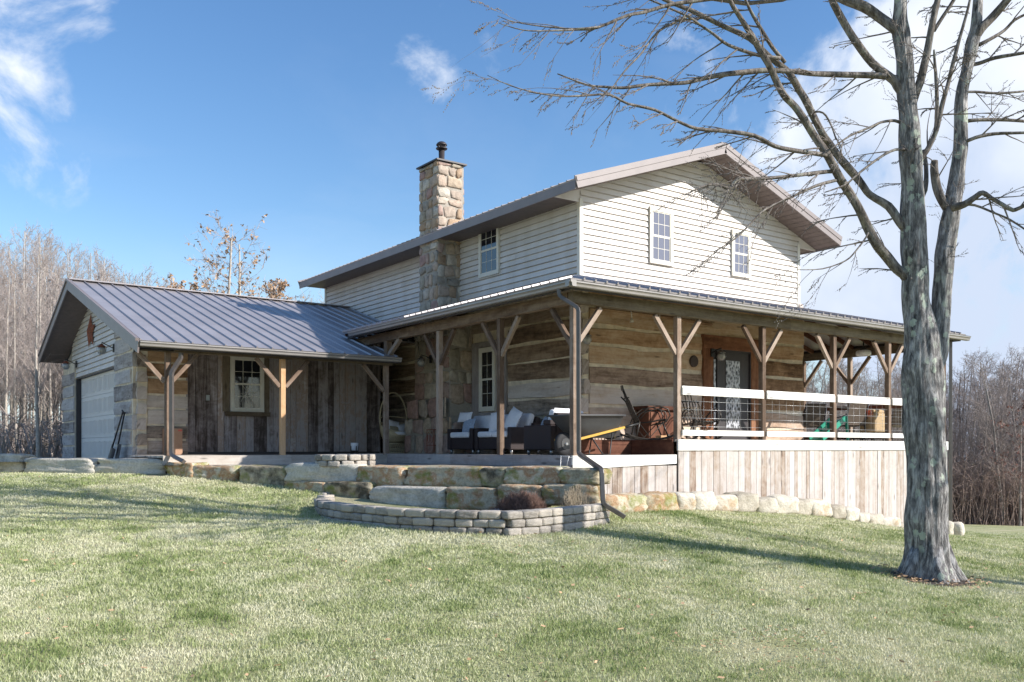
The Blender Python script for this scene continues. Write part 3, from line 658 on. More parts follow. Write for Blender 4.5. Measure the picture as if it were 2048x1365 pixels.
part('log_pole', 'log_brown', house, lambda m: m.tube([(.3, -.16, 4.36), (2.2, -.19, 4.33), (3.6, -.17, 4.30)], [.035, .04, .035], 8, rough=.1))
for x in (1.15, 1.95):
    part('pole_hook', 'trim', house, lambda m: (m.tube([(x, -.2, 4.44), (x, -.24, 4.34), (x+.01, -.24, 4.2)], .012, 6), m.tube([(x+.01, -.24, 4.22), (x+.01, -.24, 4.14)], [.02, .045], 8)))
# porch window on the left wall
pw = make_window(house, (-.135, 3.30, 2.42), (0, -1, 0), (-1, 0, 0), .62, 1.42, (2, 2), 'pane_dark', trim=.085)
def pcas(m):
    for a, b in ((3.63, 3.31), (2.67, 2.29)): m.box(-.15, -.06, a, b, 2.2, 3.98, rng.random())
    m.box(-.155, -.06, 3.31, 2.67, 3.86, 3.98, .5); m.box(-.155, -.06, 3.31, 2.67, 2.2, 2.40, .5)
part('window_casing', 'rimgrey', house, pcas)
# porch door
dz0, dz1 = ZU, 3.78; dxa, dxb = gx(1422), gx(1498)
def dfr(m):
    m.box(fx0, dxa, -.17, -.01, dz0, dz1, .4); m.box(dxb, fx1, -.17, -.01, dz0, dz1, .6); m.box(fx0-.01, fx1+.01, -.175, -.01, dz1, 4.07, .5)
part('door_frame', 'doorframe', house, dfr, bevel=.006)
dr = part('door', 'dark_trim', house, lambda m: (m.box(gx(1438), dxb-.03, -.125, -.05, dz0, dz1-.04, .5), m.box(dxa, dxa+.035, -.150, -.04, dz0, dz1, .5), m.box(dxb-.03, dxb, -.155, -.04, dz0, dz1, .5), m.box(dxa+.035, dxb-.03, -.15, -.04, dz1-.04, dz1, .5),
    m.box(gx(1431), gx(1438), -.15, -.04, dz0, dz1-.04, .5), m.box(dxa+.03, gx(1431), -.11, -.03, dz0, dz1-.04, .5)))
part('door_glass', 'leaded_glass', dr, lambda m: (m.box(gx(1450), gx(1477), -.135, -.05, 2.05, 3.55, .5)))
part('door_glass', 'leaded_glass', dr, lambda m: (m.box(dxa+.045, gx(1430), -.125, -.05, 2.05, 3.55, .5)))
part('handle', 'steel', dr, lambda m: m.tube([(gx(1443), -.13, 2.75), (gx(1443), -.17, 2.72), (gx(1443)+.09, -.17, 2.72)], .012, 6))
# chimney
cx0, cy0, cy1 = -.60, 4.37, 5.19; r2 = random.Random(8)
chim = part('chimney', 'mortar', house, lambda m: (m.box(cx0, .1, cy0, cy1, 1.2, 8.26, .5), m.box(-.85, .0, 3.30, 5.45, 1.2, 2.1, .5), m.box(-.70, 0, 3.7, 5.25, 2.1, 4.6, .5)))
def cst(m):
    stone_wall(m, (cx0, cy1, 0), (0, -1, 0), (-1, 0, 0), lambda z: (-.02, cy1-cy0+.03), 4.3, 8.26, r2, .29)
    stone_wall(m, (cx0, cy0, 0), (1, 0, 0), (0, -1, 0), lambda z: (-.03, .66), 4.3, 8.26, r2, .29)
    stone_wall(m, (.1, cy1, 0), (-1, 0, 0), (0, 1, 0), lambda z: (0, .7), 4.3, 8.26, r2, .29)
    stone_wall(m, (.1, cy0, 0), (0, 1, 0), (1, 0, 0), lambda z: (0, .82), 6.9, 8.26, r2, .29)
part('stonework', 'fieldstone', chim, cst)
def cst2(m):
    def sp(z): k = min(1, max(0, (2.75-z)/.7)); return (-.22*k, 1.55+.38*k)
    stone_wall(m, (-.86, 5.25, 0), (0, -1, 0), (-1, 0, 0), lambda z: (sp(z)[0], sp(z)[1]), 1.48, 2.75, r2, .42)
    stone_wall(m, (-.70, 5.25, 0), (0, -1, 0), (-1, 0, 0), lambda z: (0, 1.55), 2.7, 4.6, r2, .42)
    stone_wall(m, (-.72, 3.7, 0), (1, 0, 0), (0, -1, 0), lambda z: (0, .68), 2.6, 4.6, r2, .42)
    stone_wall(m, (-.86, 3.32, 0), (1, 0, 0), (0, -1, 0), lambda z: (0, .85), 1.48, 2.2, r2, .30)
part('hearth_stonework', 'fieldstone', chim, cst2)
part('chimney_cap', 'dark_trim', chim, lambda m: m.box(cx0-.07, .16, cy0-.07, cy1+.07, 8.265, 8.30, .5))
def flue(m):
    c = (-.25, 4.78); m.tube([(c[0], c[1], 8.29), (c[0], c[1], 8.33), (c[0], c[1], 8.36), (c[0], c[1], 8.70)], [.11, .11, .065, .075], 16)
    m.tube([(c[0], c[1], 8.70), (c[0], c[1], 8.72)], [.13, .14], 18)
    for k in range(4): a = k*math.pi/2+.5; m.bar((c[0]+.11*math.cos(a), c[1]+.11*math.sin(a), 8.72), (c[0]+.11*math.cos(a), c[1]+.11*math.sin(a), 8.80), .012, .012)
    m.tube([(c[0], c[1], 8.79), (c[0], c[1], 8.81), (c[0], c[1], 8.85), (c[0], c[1], 8.87)], [.13, .13, .10, .07], 18)
part('flue', 'dark_trim', chim, flue)
# porch roof
GX, GY, GR = -2.55, -2.79, 9.42; zg = 4.21; zw = 4.97
def pr_(m):
    roof_sheet(m, (GX, GY, zg+.03), (GR-.1, GY, zg+.03), (XR, 0, zw), (0, 0, zw), rib=.235)
    roof_sheet(m, (GX, 8.25, zg+.03), (GX, GY, zg+.03), (0, 0, zw), (0, 8.25, zw), rib=.235)
    roof_sheet(m, (GR-.1, GY, zg+.03), (GR-.1, YB, zg+.03), (XR, YB, zw), (XR, 0, zw), rib=.235)
proof = part('porch_roof', 'metal_roof', house, lambda m: None) if False else None
def porch_roof(m):
    roof_sheet(m, (GX, GY, zg+.03), (GR-.1, GY, zg+.03), (XR, 0, zw), (0, 0, zw), rib=.235)
    roof_sheet(m, (GR-.1, GY, zg+.03), (GR-.1, YB, zg+.03), (XR, YB, zw), (XR, 0, zw), rib=.235)
    # left side runs back until it dies into the garage wing roof
    e0, e1, r1, r0 = (GX, 5.3, zg+.03), (GX, GY, zg+.03), (0, 0, zw), (0, 8.15, zw)
    roof_sheet(m, e0, e1, r1, r0, rib=.235)
proof = part('porch_roof', 'metal_roof', house, porch_roof)
part('gutter', 'gutter', proof, lambda m: (gutter(m, (GX-.02, GY-.02, zg), (GR+.12, GY-.02, zg), (0, -1, 0)),))
part('gutter', 'gutter', proof, lambda m: (gutter(m, (GX-.02, GY-.02, zg+.001), (GX-.02, 5.05, zg+.001), (-1, 0, 0)),))
def rafters():
    bars = []
    class m:
        bar = lambda a, b, w_, h: bars.append((a, b))
    def pt(x, y):                                         # underside of the hipped porch roof
        k = min((x-GX)/-GX if x < 0 else 9, (GR-x)/(GR-XR) if x > XR else 9, (y-GY)/-GY if y < 0 else 9, 1); return Vector((x, y, zg+(zw-zg)*k-.085))
    x = -2.3
    while x < GR-.2:
        k = (x-GX)/-GX if x < 0 else (GR-x)/(GR-XR) if x > XR else 1
        if k > .15: m.bar(pt(x, GY+.16), pt(x, GY+(-GY)*k-.06), .045, .12)
        x += .6
    y = -2.3
    while y < 8:
        k = 1 if y > 0 else (y-GY)/-GY
        if k > .15: m.bar(pt(GX+.16, y), pt(GX-GX*k-.06, y), .045, .12); m.bar(pt(GR-.16, y), pt(GR-(GR-XR)*k+.06, y), .045, .12)
        y += .6
    for a, b in bars: part('rafter', 'redwood', house, lambda m: m.bar(a, b, .045, .12))
rafters()
part('fascia', 'dark_trim', proof, lambda m: (m.box(GX+.11, GR-.12, GY+.11, GY+.14, zg-.12, zg+.0, .5), m.box(GX+.11, GX+.14, GY+.15, 5.3, zg-.12, zg+.0, .5), m.box(GR-.15, GR-.12, GY+.15, YB, zg-.12, zg, .5)))
bz0, bz1 = 3.92, 4.12
part('porch_beam', 'beam', house, lambda m: rough_beam(m, (PX-.07, PY-.01, (bz0+bz1)/2), (3.3, PY-.01, (bz0+bz1)/2), .13, bz1-bz0, amp=.004))
part('porch_beam', 'beam', house, lambda m: rough_beam(m, (3.31, PY-.01, (bz0+bz1)/2), (PR+.07, PY-.01, (bz0+bz1)/2), .13, bz1-bz0, amp=.004))
part('porch_beam', 'beam_brown', house, lambda m: rough_beam(m, (PX, PY+.08, (bz0+bz1)/2-.003), (PX, 5.3, (bz0+bz1)/2-.003), .13, bz1-bz0, amp=.009))
part('porch_beam', 'beam', house, lambda m: rough_beam(m, (PR, PY+.08, (bz0+bz1)/2-.003), (PR, YB, (bz0+bz1)/2-.003), .13, bz1-bz0, amp=.004))
def post(x, y, z0, dirs, mat='post', ztop=bz0):
    p = part('porch_post', mat, house, lambda m: m.box(x-.05, x+.05, y-.05, y+.05, z0, ztop-.004, rng.random()), bevel=.006)
    for dx, dy in dirs:
        part('brace', mat, p, lambda m: m.bar((x+dx*.04, y+dy*.04, ztop-.66), (x+dx*.56, y+dy*.56, ztop-.02), .066, .075, tone=rng.random()))
post(PX, PY, ZD-.14, ((1, 0), (0, 1)))
for px in (1353, 1523, 1665, 1775): post(bY(px, 800, PY).x+.02, PY, ZU-.02, ((1, 0), (-1, 0)))
post(PR, PY, ZU-.02, ((-1, 0), (0, 1)))
for px in (1001, 879): post(PX, bX(px, 900, PX).y, ZD-.0, ((0, 1), (0, -1)))
for y in (-.9, 1.37-1.32*0, 3.6, 5.8, 8.0): 
    y = {-.9: .05, 1.37: 1.45}.get(y, y)
    post(PR, y, ZU-.02, ((0, 1), (0, -1)))
# decks
def decks(m):
    for k in range(18): x = PX-.05+k*.13; m.box(x, x+.122, PY+.0, 6.4, ZD-.035, ZD, rng.random())
lo = part('lower_deck', 'deck', house, decks)
part('rim_board', 'rimgrey', lo, lambda m: (m.box(PX-.095, PX-.055, PY-.05, 1.2, ZD-.19, ZD+.004, .3), m.box(PX-.095, PX-.055, 1.205, 3.85, ZD-.19, ZD+.004, .7)))
xs = .15
part('rim_board', 'rail', lo, lambda m: m.quad((PX-.095, PY-.09, ZD-.22), (xs-.04, PY-.09, ZD-.15), (xs-.04, PY-.09, ZD+.01), (PX-.095, PY-.09, ZD+.004), .5) or m.box(PX-.09, xs-.04, PY-.085, PY-.045, ZD-.15, ZD+.002, .5))
up_ = part('upper_deck', 'deck', house, lambda m: (m.box(-1.2, 0, -1.3, 0, ZU-.04, ZU, .5), [m.box(xs-.02 if y < -1.3 else -1.2, PR+.1, y, y+.118, ZU-.035, ZU+.001, rng.random()) for y in [PY-.04+k*.125 for k in range(19)]], m.box(XR, PR+.1, 0, YB, ZU-.04, ZU, .5)))
part('riser_board', 'redwood', up_, lambda m: (m.box(-1.2, xs, -1.345, -1.303, ZD+.003, ZU+.004, .5), m.box(xs-.06, xs-.02, PY, -1.35, ZD+.003, ZU+.002, .4)))
part('rim_board', 'rail', up_, lambda m: (m.box(xs, bY(1790, 890, PY-.09).x, PY-.095, PY-.055, ZU-.19, ZU+.006, .5), m.box(bY(1790, 890, PY-.09).x+.006, PR+.16, PY-.095, PY-.055, ZU-.19, ZU+.006, .6)))
part('rim_board', 'rail', up_, lambda m: (m.box(PR+.11, PR+.15, PY-.05, YB, ZU-.19, ZU+.004, .5)))
def zfoot(x): return float(min(gz(x, -3.0), ZU-.5))-.25
part('skirt', 'skirt', house, lambda m: board_wall(m, (xs+.02, PY-.045, 0), (1, 0, 0), (0, -1, 0), PR-xs+.06, lambda x: zfoot(xs+x), lambda x: ZU-.192, rng, .10, .19))
part('skirt', 'skirt', house, lambda m: board_wall(m, (PX-.07, PY-.045, 0), (1, 0, 0), (0, -1, 0), xs-PX+.05, lambda x: .3, lambda x: ZD-.18, rng, .10, .19))
part('skirt', 'skirt', house, lambda m: board_wall(m, (PR+.09, PY, 0), (0, 1, 0), (1, 0, 0), YB-PY, lambda x: -1.6, lambda x: ZU-.19, rng, .10, .19))
part('skirt', 'mortar', house, lambda m: m.box(PX+.05, PX+.08, PY+.1, 3.8, .5, ZD-.04, .5))
# railing
pxs = [bY(px, 800, PY).x+.02 for px in (1353, 1523, 1665, 1775)]+[PR]
def railing(axis, a, b, fixed):
    def B(m, z0, z1, d0, d1):
        if axis == 'x': m.box(a, b, fixed+d0, fixed+d1, z0, z1, rng.random())
        else: m.box(fixed+d0, fixed+d1, a, b, z0, z1, rng.random())
    mt = 'rail' if axis == 'x' else 'redwood'
    rl = part('railing', mt, house, lambda m: (B(m, 2.545, 2.665, -.085, -.045), B(m, 1.825, 1.925, -.083, -.045), B(m, 2.667, 2.70, -.075, .06)) if axis == 'x' else (B(m, 2.58, 2.67, -.04, .04), B(m, 1.83, 1.92, -.03, .03)))
    def wires(m):
        for k in range(4):
            z = 1.99+k*.15
            m.tube([(a, fixed-.02, z), (b, fixed-.02, z)] if axis == 'x' else [(fixed, a, z), (fixed, b, z)], .0028, 4)
        n = int((b-a)/.20)
        for k in range(1, n):
            q = a+(b-a)*k/n; m.tube([(q, fixed-.026, 1.92), (q, fixed-.026, 2.56)] if axis == 'x' else [(fixed, q, 1.92), (fixed, q, 2.56)], .0018, 3)
    part('wire_panel', 'wire', rl, wires)
for i in range(4): railing('x', pxs[i]+.051, pxs[i+1]-.051, PY)
ys_ = [PY, .05, 1.45, 3.6, 5.8, 8.0]
for i in range(5): railing('y', ys_[i]+.07, ys_[i+1]-.07, PR)
# downspouts
plain('spout_metal', (.13, .115, .108), .35, .3)
def spout(parent, pts, w_=.072, d_=.06, mat='spout_metal'):
    def fn(m):
        P_ = [Vector(p) for p in pts]
        n = 4; base = len(m.v); rr = []
        q = []
        for i in range(len(P_)):
            if 0 < i < len(P_)-1:
                a = (P_[i-1]-P_[i]).normalized(); b = (P_[i+1]-P_[i]).normalized(); q += [P_[i]+a*.05, P_[i]+(a+b)*.012, P_[i]+b*.05]
            else: q.append(P_[i])
        m.tube(q, w_*.62, 4, .5, True)
    return part('downspout', mat, parent, fn, bevel=.008, smooth=False)
cs = PX+.02
spout(house, [bX(1118, 577, GX+.06), bX(1118, 592, GX+.06), bd(1157, 617, 14.15), bd(1157.5, 908, 14.15), bd(1203, 940, 12.5), bd(1206, 1008, 12.45), bd(1249, 1034, 12.55)])
spout(house, [(PR+.12, PY-.12, zg-.1), (PR+.12, PY-.12, 1.7), (PR+.12, PY-.12, -.4)])
# ------------------------------------------------------------------ the garage wing
GXw, GYw = -6.74, 6.45
gar = empty('garage_wing', (-5, 10, 1.3), 'low garage and breezeway wing with a ribbed metal roof on the left', 'garage')
ridY, ridZ = 10.36, 5.66; eY, eZ = 3.60, 3.56; bYv, bZv = 14.58, 4.17; rx = -7.37
sF = (ridZ-eZ)/(ridY-eY); sB = (ridZ-bZv)/(bYv-ridY)
def groof(m):
    roof_sheet(m, (rx, eY, eZ), (-2.06, eY, eZ), (-2.06, 5.55, eZ+sF*(5.55-eY)), (rx, 5.55, eZ+sF*(5.55-eY)), rib=.30)
    roof_sheet(m, (rx, 5.55, eZ+sF*(5.55-eY)+.001), (.0, 5.55, eZ+sF*(5.55-eY)+.001), (.0, ridY, ridZ), (rx, ridY, ridZ), rib=.30)
    roof_sheet(m, (.0, bYv, bZv), (rx, bYv, bZv), (rx, ridY, ridZ), (.0, ridY, ridZ), rib=.30)
    m.bar((rx-.01, ridY, ridZ+.02), (0, ridY, ridZ+.02), .28, .03, tone=.5)
gr = MB()
# continuous ribs from ridge to eave on the front slope
roof_sheet(gr, (rx, eY, eZ), (-2.06, eY, eZ), (-2.06, ridY, ridZ), (rx, ridY, ridZ), rib=.30)
sl5 = eZ+sF*(5.60-eY)
roof_sheet(gr, (-2.058, 5.60, sl5), (.0, 5.60, sl5), (.0, ridY, ridZ), (-2.058, ridY, ridZ), rib=.30)
roof_sheet(gr, (.0, bYv, bZv), (rx, bYv, bZv), (rx, ridY, ridZ), (.0, ridY, ridZ), rib=.30)
gr.bar((rx-.01, ridY, ridZ+.02), (0, ridY, ridZ+.02), .28, .025, tone=.5)
groof_o = gr.build('roof', 'metal_roof', gar)
part('rake_board', 'fascia', groof_o, lambda m: (m.bar((rx-.012, eY-.05, eZ-.135), (rx-.012, ridY+.01, ridZ-.112), .03, .215, tone=.5), m.bar((rx-.028, eY-.02, eZ+.004), (rx-.028, ridY, ridZ+.012), .06, .05, tone=.5)))
part('rake_board', 'fascia', groof_o, lambda m: (m.bar((rx-.012, bYv+.02, bZv-.10), (rx-.012, ridY+.0, ridZ-.11), .029, .215, tone=.5), m.bar((rx-.028, bYv, bZv+.012), (rx-.028, ridY, ridZ+.012), .058, .045, tone=.5)))
part('gutter', 'gutter', groof_o, lambda m: gutter(m, (rx+.005, eY-.13, eZ-.02), (-2.03, eY-.13, eZ-.02), (0, -1, 0)))
part('fascia', 'dark_trim', groof_o, lambda m: m.box(rx+.02, -2.06, eY+.0, eY+.025, eZ-.14, eZ-.045, .5))
part('fascia', 'dark_trim', groof_o, lambda m: m.box(rx+.02, 0, bYv-.03, bYv, bZv-.16, bZv-.05, .5))
def gsof(m):
    n = 30
    for k in range(n):
        for s, (ya, za, yb, zb) in enumerate(((eY, eZ, ridY, ridZ), (bYv, bZv, ridY, ridZ))):
            t0, t1 = k/n, (k+.94)/n
            y0, y1 = ya+(yb-ya)*t0, ya+(yb-ya)*t1; z0, z1 = za+(zb-za)*t0-.17, za+(zb-za)*t1-.17
            m.quad((rx+.01, y0, z0), (GXw+.02, y0, z0), (GXw+.02, y1, z1), (rx+.01, y1, z1), .5)
    m.quad((rx+.01, eY, eZ-.15), (GXw, eY, eZ-.15), (GXw, ridY, ridZ-.15), (rx+.01, ridY, ridZ-.15), .5); m.quad((rx+.01, bYv, bZv-.15), (GXw, bYv, bZv-.15), (GXw, ridY, ridZ-.15), (rx+.01, ridY, ridZ-.15), .5)
part('soffit', 'soffit', groof_o, gsof)
part('core_wall', 'mortar', gar, lambda m: (m.box(GXw+.22, -1.08, GYw+.03, 14.4, 1.2, 3.9, .5), m.box(-1.05, -.0, 8.2, 8.3, 1.2, 4.6, .5)))
part('gable_core', 'mortar', gar, lambda m: m.poly([(GXw+.03, GYw, 3.45), (GXw+.03, 14.5, 3.45), (GXw+.03, 14.5, bZv-.2), (GXw+.03, ridY, ridZ-.2), (GXw+.03, GYw, eZ+sF*(GYw-eY)-.2)], .5))
def ztopg(y): return (ridZ-(ridY-y)*sF if y < ridY else ridZ-(y-ridY)*sB)-.17
def gsid(m):
    def sp(z):                                            # u runs -Y from 14.5
        ya = ridY+(ridZ-.17-z)/sB; yb = ridY-(ridZ-.17-z)/sF
        return (14.5-min(ya, 13.42), 14.5-max(yb, 8.13))
    siding(m, (GXw, 14.5, 0), (0, -1, 0), (-1, 0, 0), sp, 3.46, ridZ-.2)
part('siding', 'vinyl', gar, gsid)
part('corner_trim', 'dark_trim', gar, lambda m: m.box(GXw-.03, GXw, 8.095, 8.125, 3.44, 4.62, .5))
gd = part('garage_door', 'garage_white', gar, lambda m: [m.box(GXw+.10, GXw+.14, 8.13, 12.75, 1.34+k*.53, 1.34+(k+1)*.53-.008, .5) for k in range(4)])
def gpan(m):
    for k in range(4):
        for j in range(8):
            y0 = 8.22+j*.566; z0 = 1.42+k*.53
            for a, b, c, d_ in ((y0, y0+.46, z0, z0+.02), (y0, y0+.46, z0+.34, z0+.36), (y0, y0+.02, z0+.02, z0+.34), (y0+.44, y0+.46, z0+.02, z0+.34), (y0+.14, y0+.155, z0+.02, z0+.34), (y0+.30, y0+.315, z0+.02, z0+.34)):
                m.box(GXw+.088, GXw+.102, a, b, c, d_, .5)
part('door_panel', 'garage_white', gd, gpan)
part('door_jamb', 'dark_trim', gar, lambda m: (m.box(GXw-.02, GXw+.2, 12.75, 12.85, 1.3, 3.46, .5), m.box(GXw-.02, GXw+.2, 8.09, 8.13, 1.3, 3.46, .5), m.box(GXw-.0, GXw+.2, 8.13, 12.75, 3.44, 3.47, .5)))
zr = [1.30, 1.66, 1.98, 2.32, 2.62, 2.98, 3.30, 3.66, 4.02, 4.4]
part('chinking', 'chinking', gar, lambda m: (m.box(GXw-.055, GXw+.03, GYw+.02, 8.09, 1.2, 3.44, .5), m.poly([(GXw-.05, GYw+.02, 3.4), (GXw-.05, 8.09, 3.4), (GXw-.05, 8.09, ztopg(8.09)), (GXw-.05, GYw+.02, ztopg(GYw+.02))], .5)))
part('chinking', 'chinking', gar, lambda m: m.box(GXw-.05, GXw+.03, 12.85, 14.5, 1.2, 3.9, .5))
part('chinking', 'chinking', gar, lambda m: m.box(GXw+.01, -5.70, GYw-.055, GYw+.03, 1.2, 3.9, .5))
for i in range(9):
    z0, z1 = zr[i]+.018, zr[i+1]-.018; zc = (z0+z1)/2
    if zr[i+1] <= ztopg(7.2)+.12: part('log', 'log_left', gar, lambda m: rough_beam(m, (GXw-.03, GYw-.02+(.16 if i % 2 else 0), zc), (GXw-.03, 8.09, zc), .10, z1-z0, amp=.014, seed=i+200))
    if zr[i+1] < 3.9: part('log', 'log_left', gar, lambda m: rough_beam(m, (GXw-.03, 12.86, zc), (GXw-.03, 14.52, zc), .10, z1-z0, amp=.014, seed=i+220))
    if zr[i+1] < 4.1: part('log', 'log_brown' if i > 3 else 'log_grey', gar, lambda m: rough_beam(m, (GXw+.20+(0 if i % 2 else .02), GYw-.03, zc+.12), (-5.70, GYw-.03, zc+.12), .10, z1-z0, amp=.014, seed=i+240))
    if zr[i+1] < 3.9: part('log_end', 'log_grey', gar, lambda m: rough_beam(m, (GXw+.09, GYw-.13+rng.uniform(-.03, .03), zc-.04), (GXw+.09, GYw+.05, zc-.04), .20, (z1-z0)*.8, seg=.08, amp=.016, seed=i+260))
bw = part('board_wall', 'barn', gar, lambda m: board_wall(m, (-5.69, GYw, 0), (1, 0, 0), (0, -1, 0), 4.66, lambda x: 1.47, lambda x: 4.2, rng, .13, .31))
part('board_wall', 'barn', gar, lambda m: (board_wall(m, (-1.03, GYw+.0, 0), (0, 1, 0), (1, 0, 0), 1.75, lambda x: 1.47, lambda x: 4.3, rng, .13, .31), board_wall(m, (-1.0, 8.2, 0), (1, 0, 0), (0, -1, 0), 1.0, lambda x: 1.47, lambda x: 4.6, rng, .13, .25)))
part('corner_trim', 'rimgrey', gar, lambda m: m.box(-5.73, -5.69, GYw-.06, GYw, 1.47, 4.1, .5))
part('wall_foot_board', 'dark_trim', gar, lambda m: m.box(-5.69, -1.05, GYw-.05, GYw-.033, 1.465, 1.52, .5))
wn = make_window(gar, (-4.76, GYw-.05, 2.42), (1, 0, 0), (0, -1, 0), .76, 1.24, (3, 2), 'pane_dark', trim=.07)
part('window_sill', 'beam', gar, lambda m: (m.obox((-4.38, GYw-.09, 2.37), (.50, 0, 0), (0, .07, 0), (0, -.02, .045), .3), m.box(-4.93, -4.78, GYw-.05, GYw-.03, 2.42, 3.7, .8), m.box(-3.98, -3.86, GYw-.05, GYw-.03, 2.42, 3.7, .7)))
def wreath(m):
    r3 = random.Random(3)
    for k in range(13):
        a = r3.uniform(0, 6.28); ro = r3.uniform(.12, .26); c = Vector((-4.38, GYw-.086, 2.85))
        m.tube([c+Vector((math.cos(a)*.02, 0, math.sin(a)*.02)), c+Vector((math.cos(a)*ro*.6+.02*math.sin(a), 0, math.sin(a)*ro*.7)), c+Vector((math.cos(a)*ro, 0, math.sin(a)*ro*1.2))], .004, 4)
part('window_ornament', 'trim', wn, wreath)
# breezeway deck, posts and beam
part('deck', 'deck', gar, lambda m: [m.box(-6.9, PX-.06, 3.80+k*.13, 3.80+k*.13+.122, ZD-.06, ZD-.02, rng.random()) for k in range(20)])
part('deck', 'deck', gar, lambda m: m.box(PX-.05, 0, 6.4, 8.2, ZD-.05, ZD-.01, .4))
part('rim_board', 'deck', gar, lambda m: (m.box(-6.9, -4.4, 3.755, 3.796, ZD-.22, ZD-.018, .6), m.box(-4.395, PX-.1, 3.755, 3.796, ZD-.22, ZD-.018, .3)))
part('porch_beam', 'beam', gar, lambda m: rough_beam(m, (rx+.05, 3.9, 3.47), (-2.06, 3.9, 3.47), .11, .15, amp=.004))
def gpost(x, mat, dirs):
    p = part('porch_post', mat, gar, lambda m: m.box(x-.05, x+.05, 3.9-.05, 3.9+.05, ZD-.02, 3.395, rng.random()), bevel=.006)
    for d in dirs: part('brace', 'post' if mat != 'post_orange' else 'post', p, lambda m: m.bar((x+d*.06, 3.9, 2.84), (x+d*.55, 3.9, 3.39), .064, .075))
gpost(-6.78, 'post', (-1, 1)); gpost(-4.54, 'post_orange', (-1, 1)); gpost(-2.20, 'post', (-1,))
part('porch_post', 'post', gar, lambda m: m.box(PX-.065, PX+.065, 3.84, 3.97, 3.62, 3.92, .5))
part('brace', 'post', gar, lambda m: m.bar((PX, 3.84, 3.62), (PX, 3.35, 3.93), .085, .085))
spout(gar, [bY(362, 706, 3.70), bY(362, 716, 3.70), bY(343, 745, 3.72), bY(343, 903, 3.72), bY(344, 912, 3.66), bd(368, 924, 16.4)], .075)
# ------------------------------------------------------------------ paving, beds
PATIO = [bd(330, 920, 16.9), bd(470, 930, 16.4), bd(570, 930, 15.9), bd(715, 930, 15.2), bd(805, 930, 14.7), bd(985, 930, 13.8), bd(1120, 930, 13.2), bd(1185, 930, 13.0)]
wallpoly = [(p.x, p.y) for p in PATIO]+[(PX, PY), (PX, 3.8), (-7.2, 3.8)]
pm = MB(); pm.poly([(x, y, 1.285) for x, y in wallpoly], .5); struct('patio', pm, 'patio')
pm = MB(); dv_ = [(-6.76, 6.3), (-6.76, 14.6), (-19, 16.5), (-19, 10.5), (-12.0, 8.2), (-9.35, 6.6), (-8.2, 5.9), (-7.0, 5.0)]
pm.poly([(x, y, 1.335) for x, y in dv_][::-1], .5); struct('driveway', pm, 'concrete')
BT = [(641, 13.9), (652, 13.2), (700, 12.45), (760, 11.95), (800, 11.65), (860, 11.42), (930, 11.25), (1020, 11.12), (1060, 11.3), (1100, 11.6), (1160, 12.15), (1200, 12.6)]
ZB = .83
bedp = [bd(px, 900, d) for px, d in BT]; bedxy = [(p.x, p.y) for p in bedp]
soilpoly = [(x, y) for x, y in bedxy]+[(bd(1195, 900, 13.2).x, bd(1195, 900, 13.2).y), (bd(650, 900, 15.2).x, bd(650, 900, 15.2).y)]
pm = MB(); pm.poly([(x, y, ZB-.16) for x, y in soilpoly], .5); struct('garden_soil', pm, 'soil')
def inpoly(x, y, poly):
    c = np.zeros(len(x), bool); n = len(poly)
    for i in range(n):
        (x1, y1), (x2, y2) = poly[i], poly[(i+1) % n]
        k = ((y1 > y) != (y2 > y)) & (x < (x2-x1)*(y-y1)/(y2-y1+1e-12)+x1); c ^= k
    return c
# small tumbled paving blocks of the curved bed edge
def along(poly):
    S = [0]
    for a, b in zip(poly, poly[1:]): S.append(S[-1]+math.hypot(b[0]-a[0], b[1]-a[1]))
    def at(s):
        s = min(max(s, 0), S[-1]-1e-6)
        for i in range(len(S)-1):
            if S[i] <= s <= S[i+1]:
                t = (s-S[i])/(S[i+1]-S[i]); a, b = poly[i], poly[i+1]
                return a[0]+(b[0]-a[0])*t, a[1]+(b[1]-a[1])*t, math.atan2(b[1]-a[1], b[0]-a[0])
    return S[-1], at
pav = [rock_mesh(1, 1, 1, 300+k, n=5, sq=11., amp=.022).build('paving_block', 'paver') for k in range(6)]
pav_used = [False]*6
def pblock(x, y, z, a, l, d, h, label, group):
    k = rng.randrange(6)
    o = pav[k] if not pav_used[k] else pav[k].copy()
    if pav_used[k]: COL.objects.link(o)
    pav_used[k] = True
    o.location = (x, y, z); o.rotation_euler = (rng.uniform(-.02, .02), rng.uniform(-.02, .02), a+rng.uniform(-.03, .03)); o.scale = (l, d, h)
    return tag(o, label, 'block', group)
Lb, atb = along(bedxy)
names_c = ('cream tumbled paving block in the top course of the curved garden bed edge', 'tumbled paving block in a middle course of the curved garden bed edge', 'tumbled paving block in the bottom course of the curved garden bed edge')
for c in range(4):
    s = -.05 if c % 2 else .03; zc = ZB-.052-c*.104
    while s < Lb:
        l = rng.uniform(.20, .30); x, y, a = atb(s+l/2)
        if gz(x, y) < zc+.06 or c < 1:
            pblock(x+rng.uniform(-.01, .01), y, zc, a, l-.004, .2, .103, names_c[0 if c == 0 else 1 if c == 1 else 2], 'paving blocks of the curved garden bed edge')
        s += l
for k, (px, d) in enumerate(((640, 14.1), (640, 14.5), (641, 14.9))):
    p = bd(px, 900, d); pblock(p.x+.1, p.y, ZB-.05+.02*k, .5, .25, .18, .1, 'tumbled paving block at the left end of the curved bed, stepping back to the boulders', 'paving blocks at the left end of the curved bed')
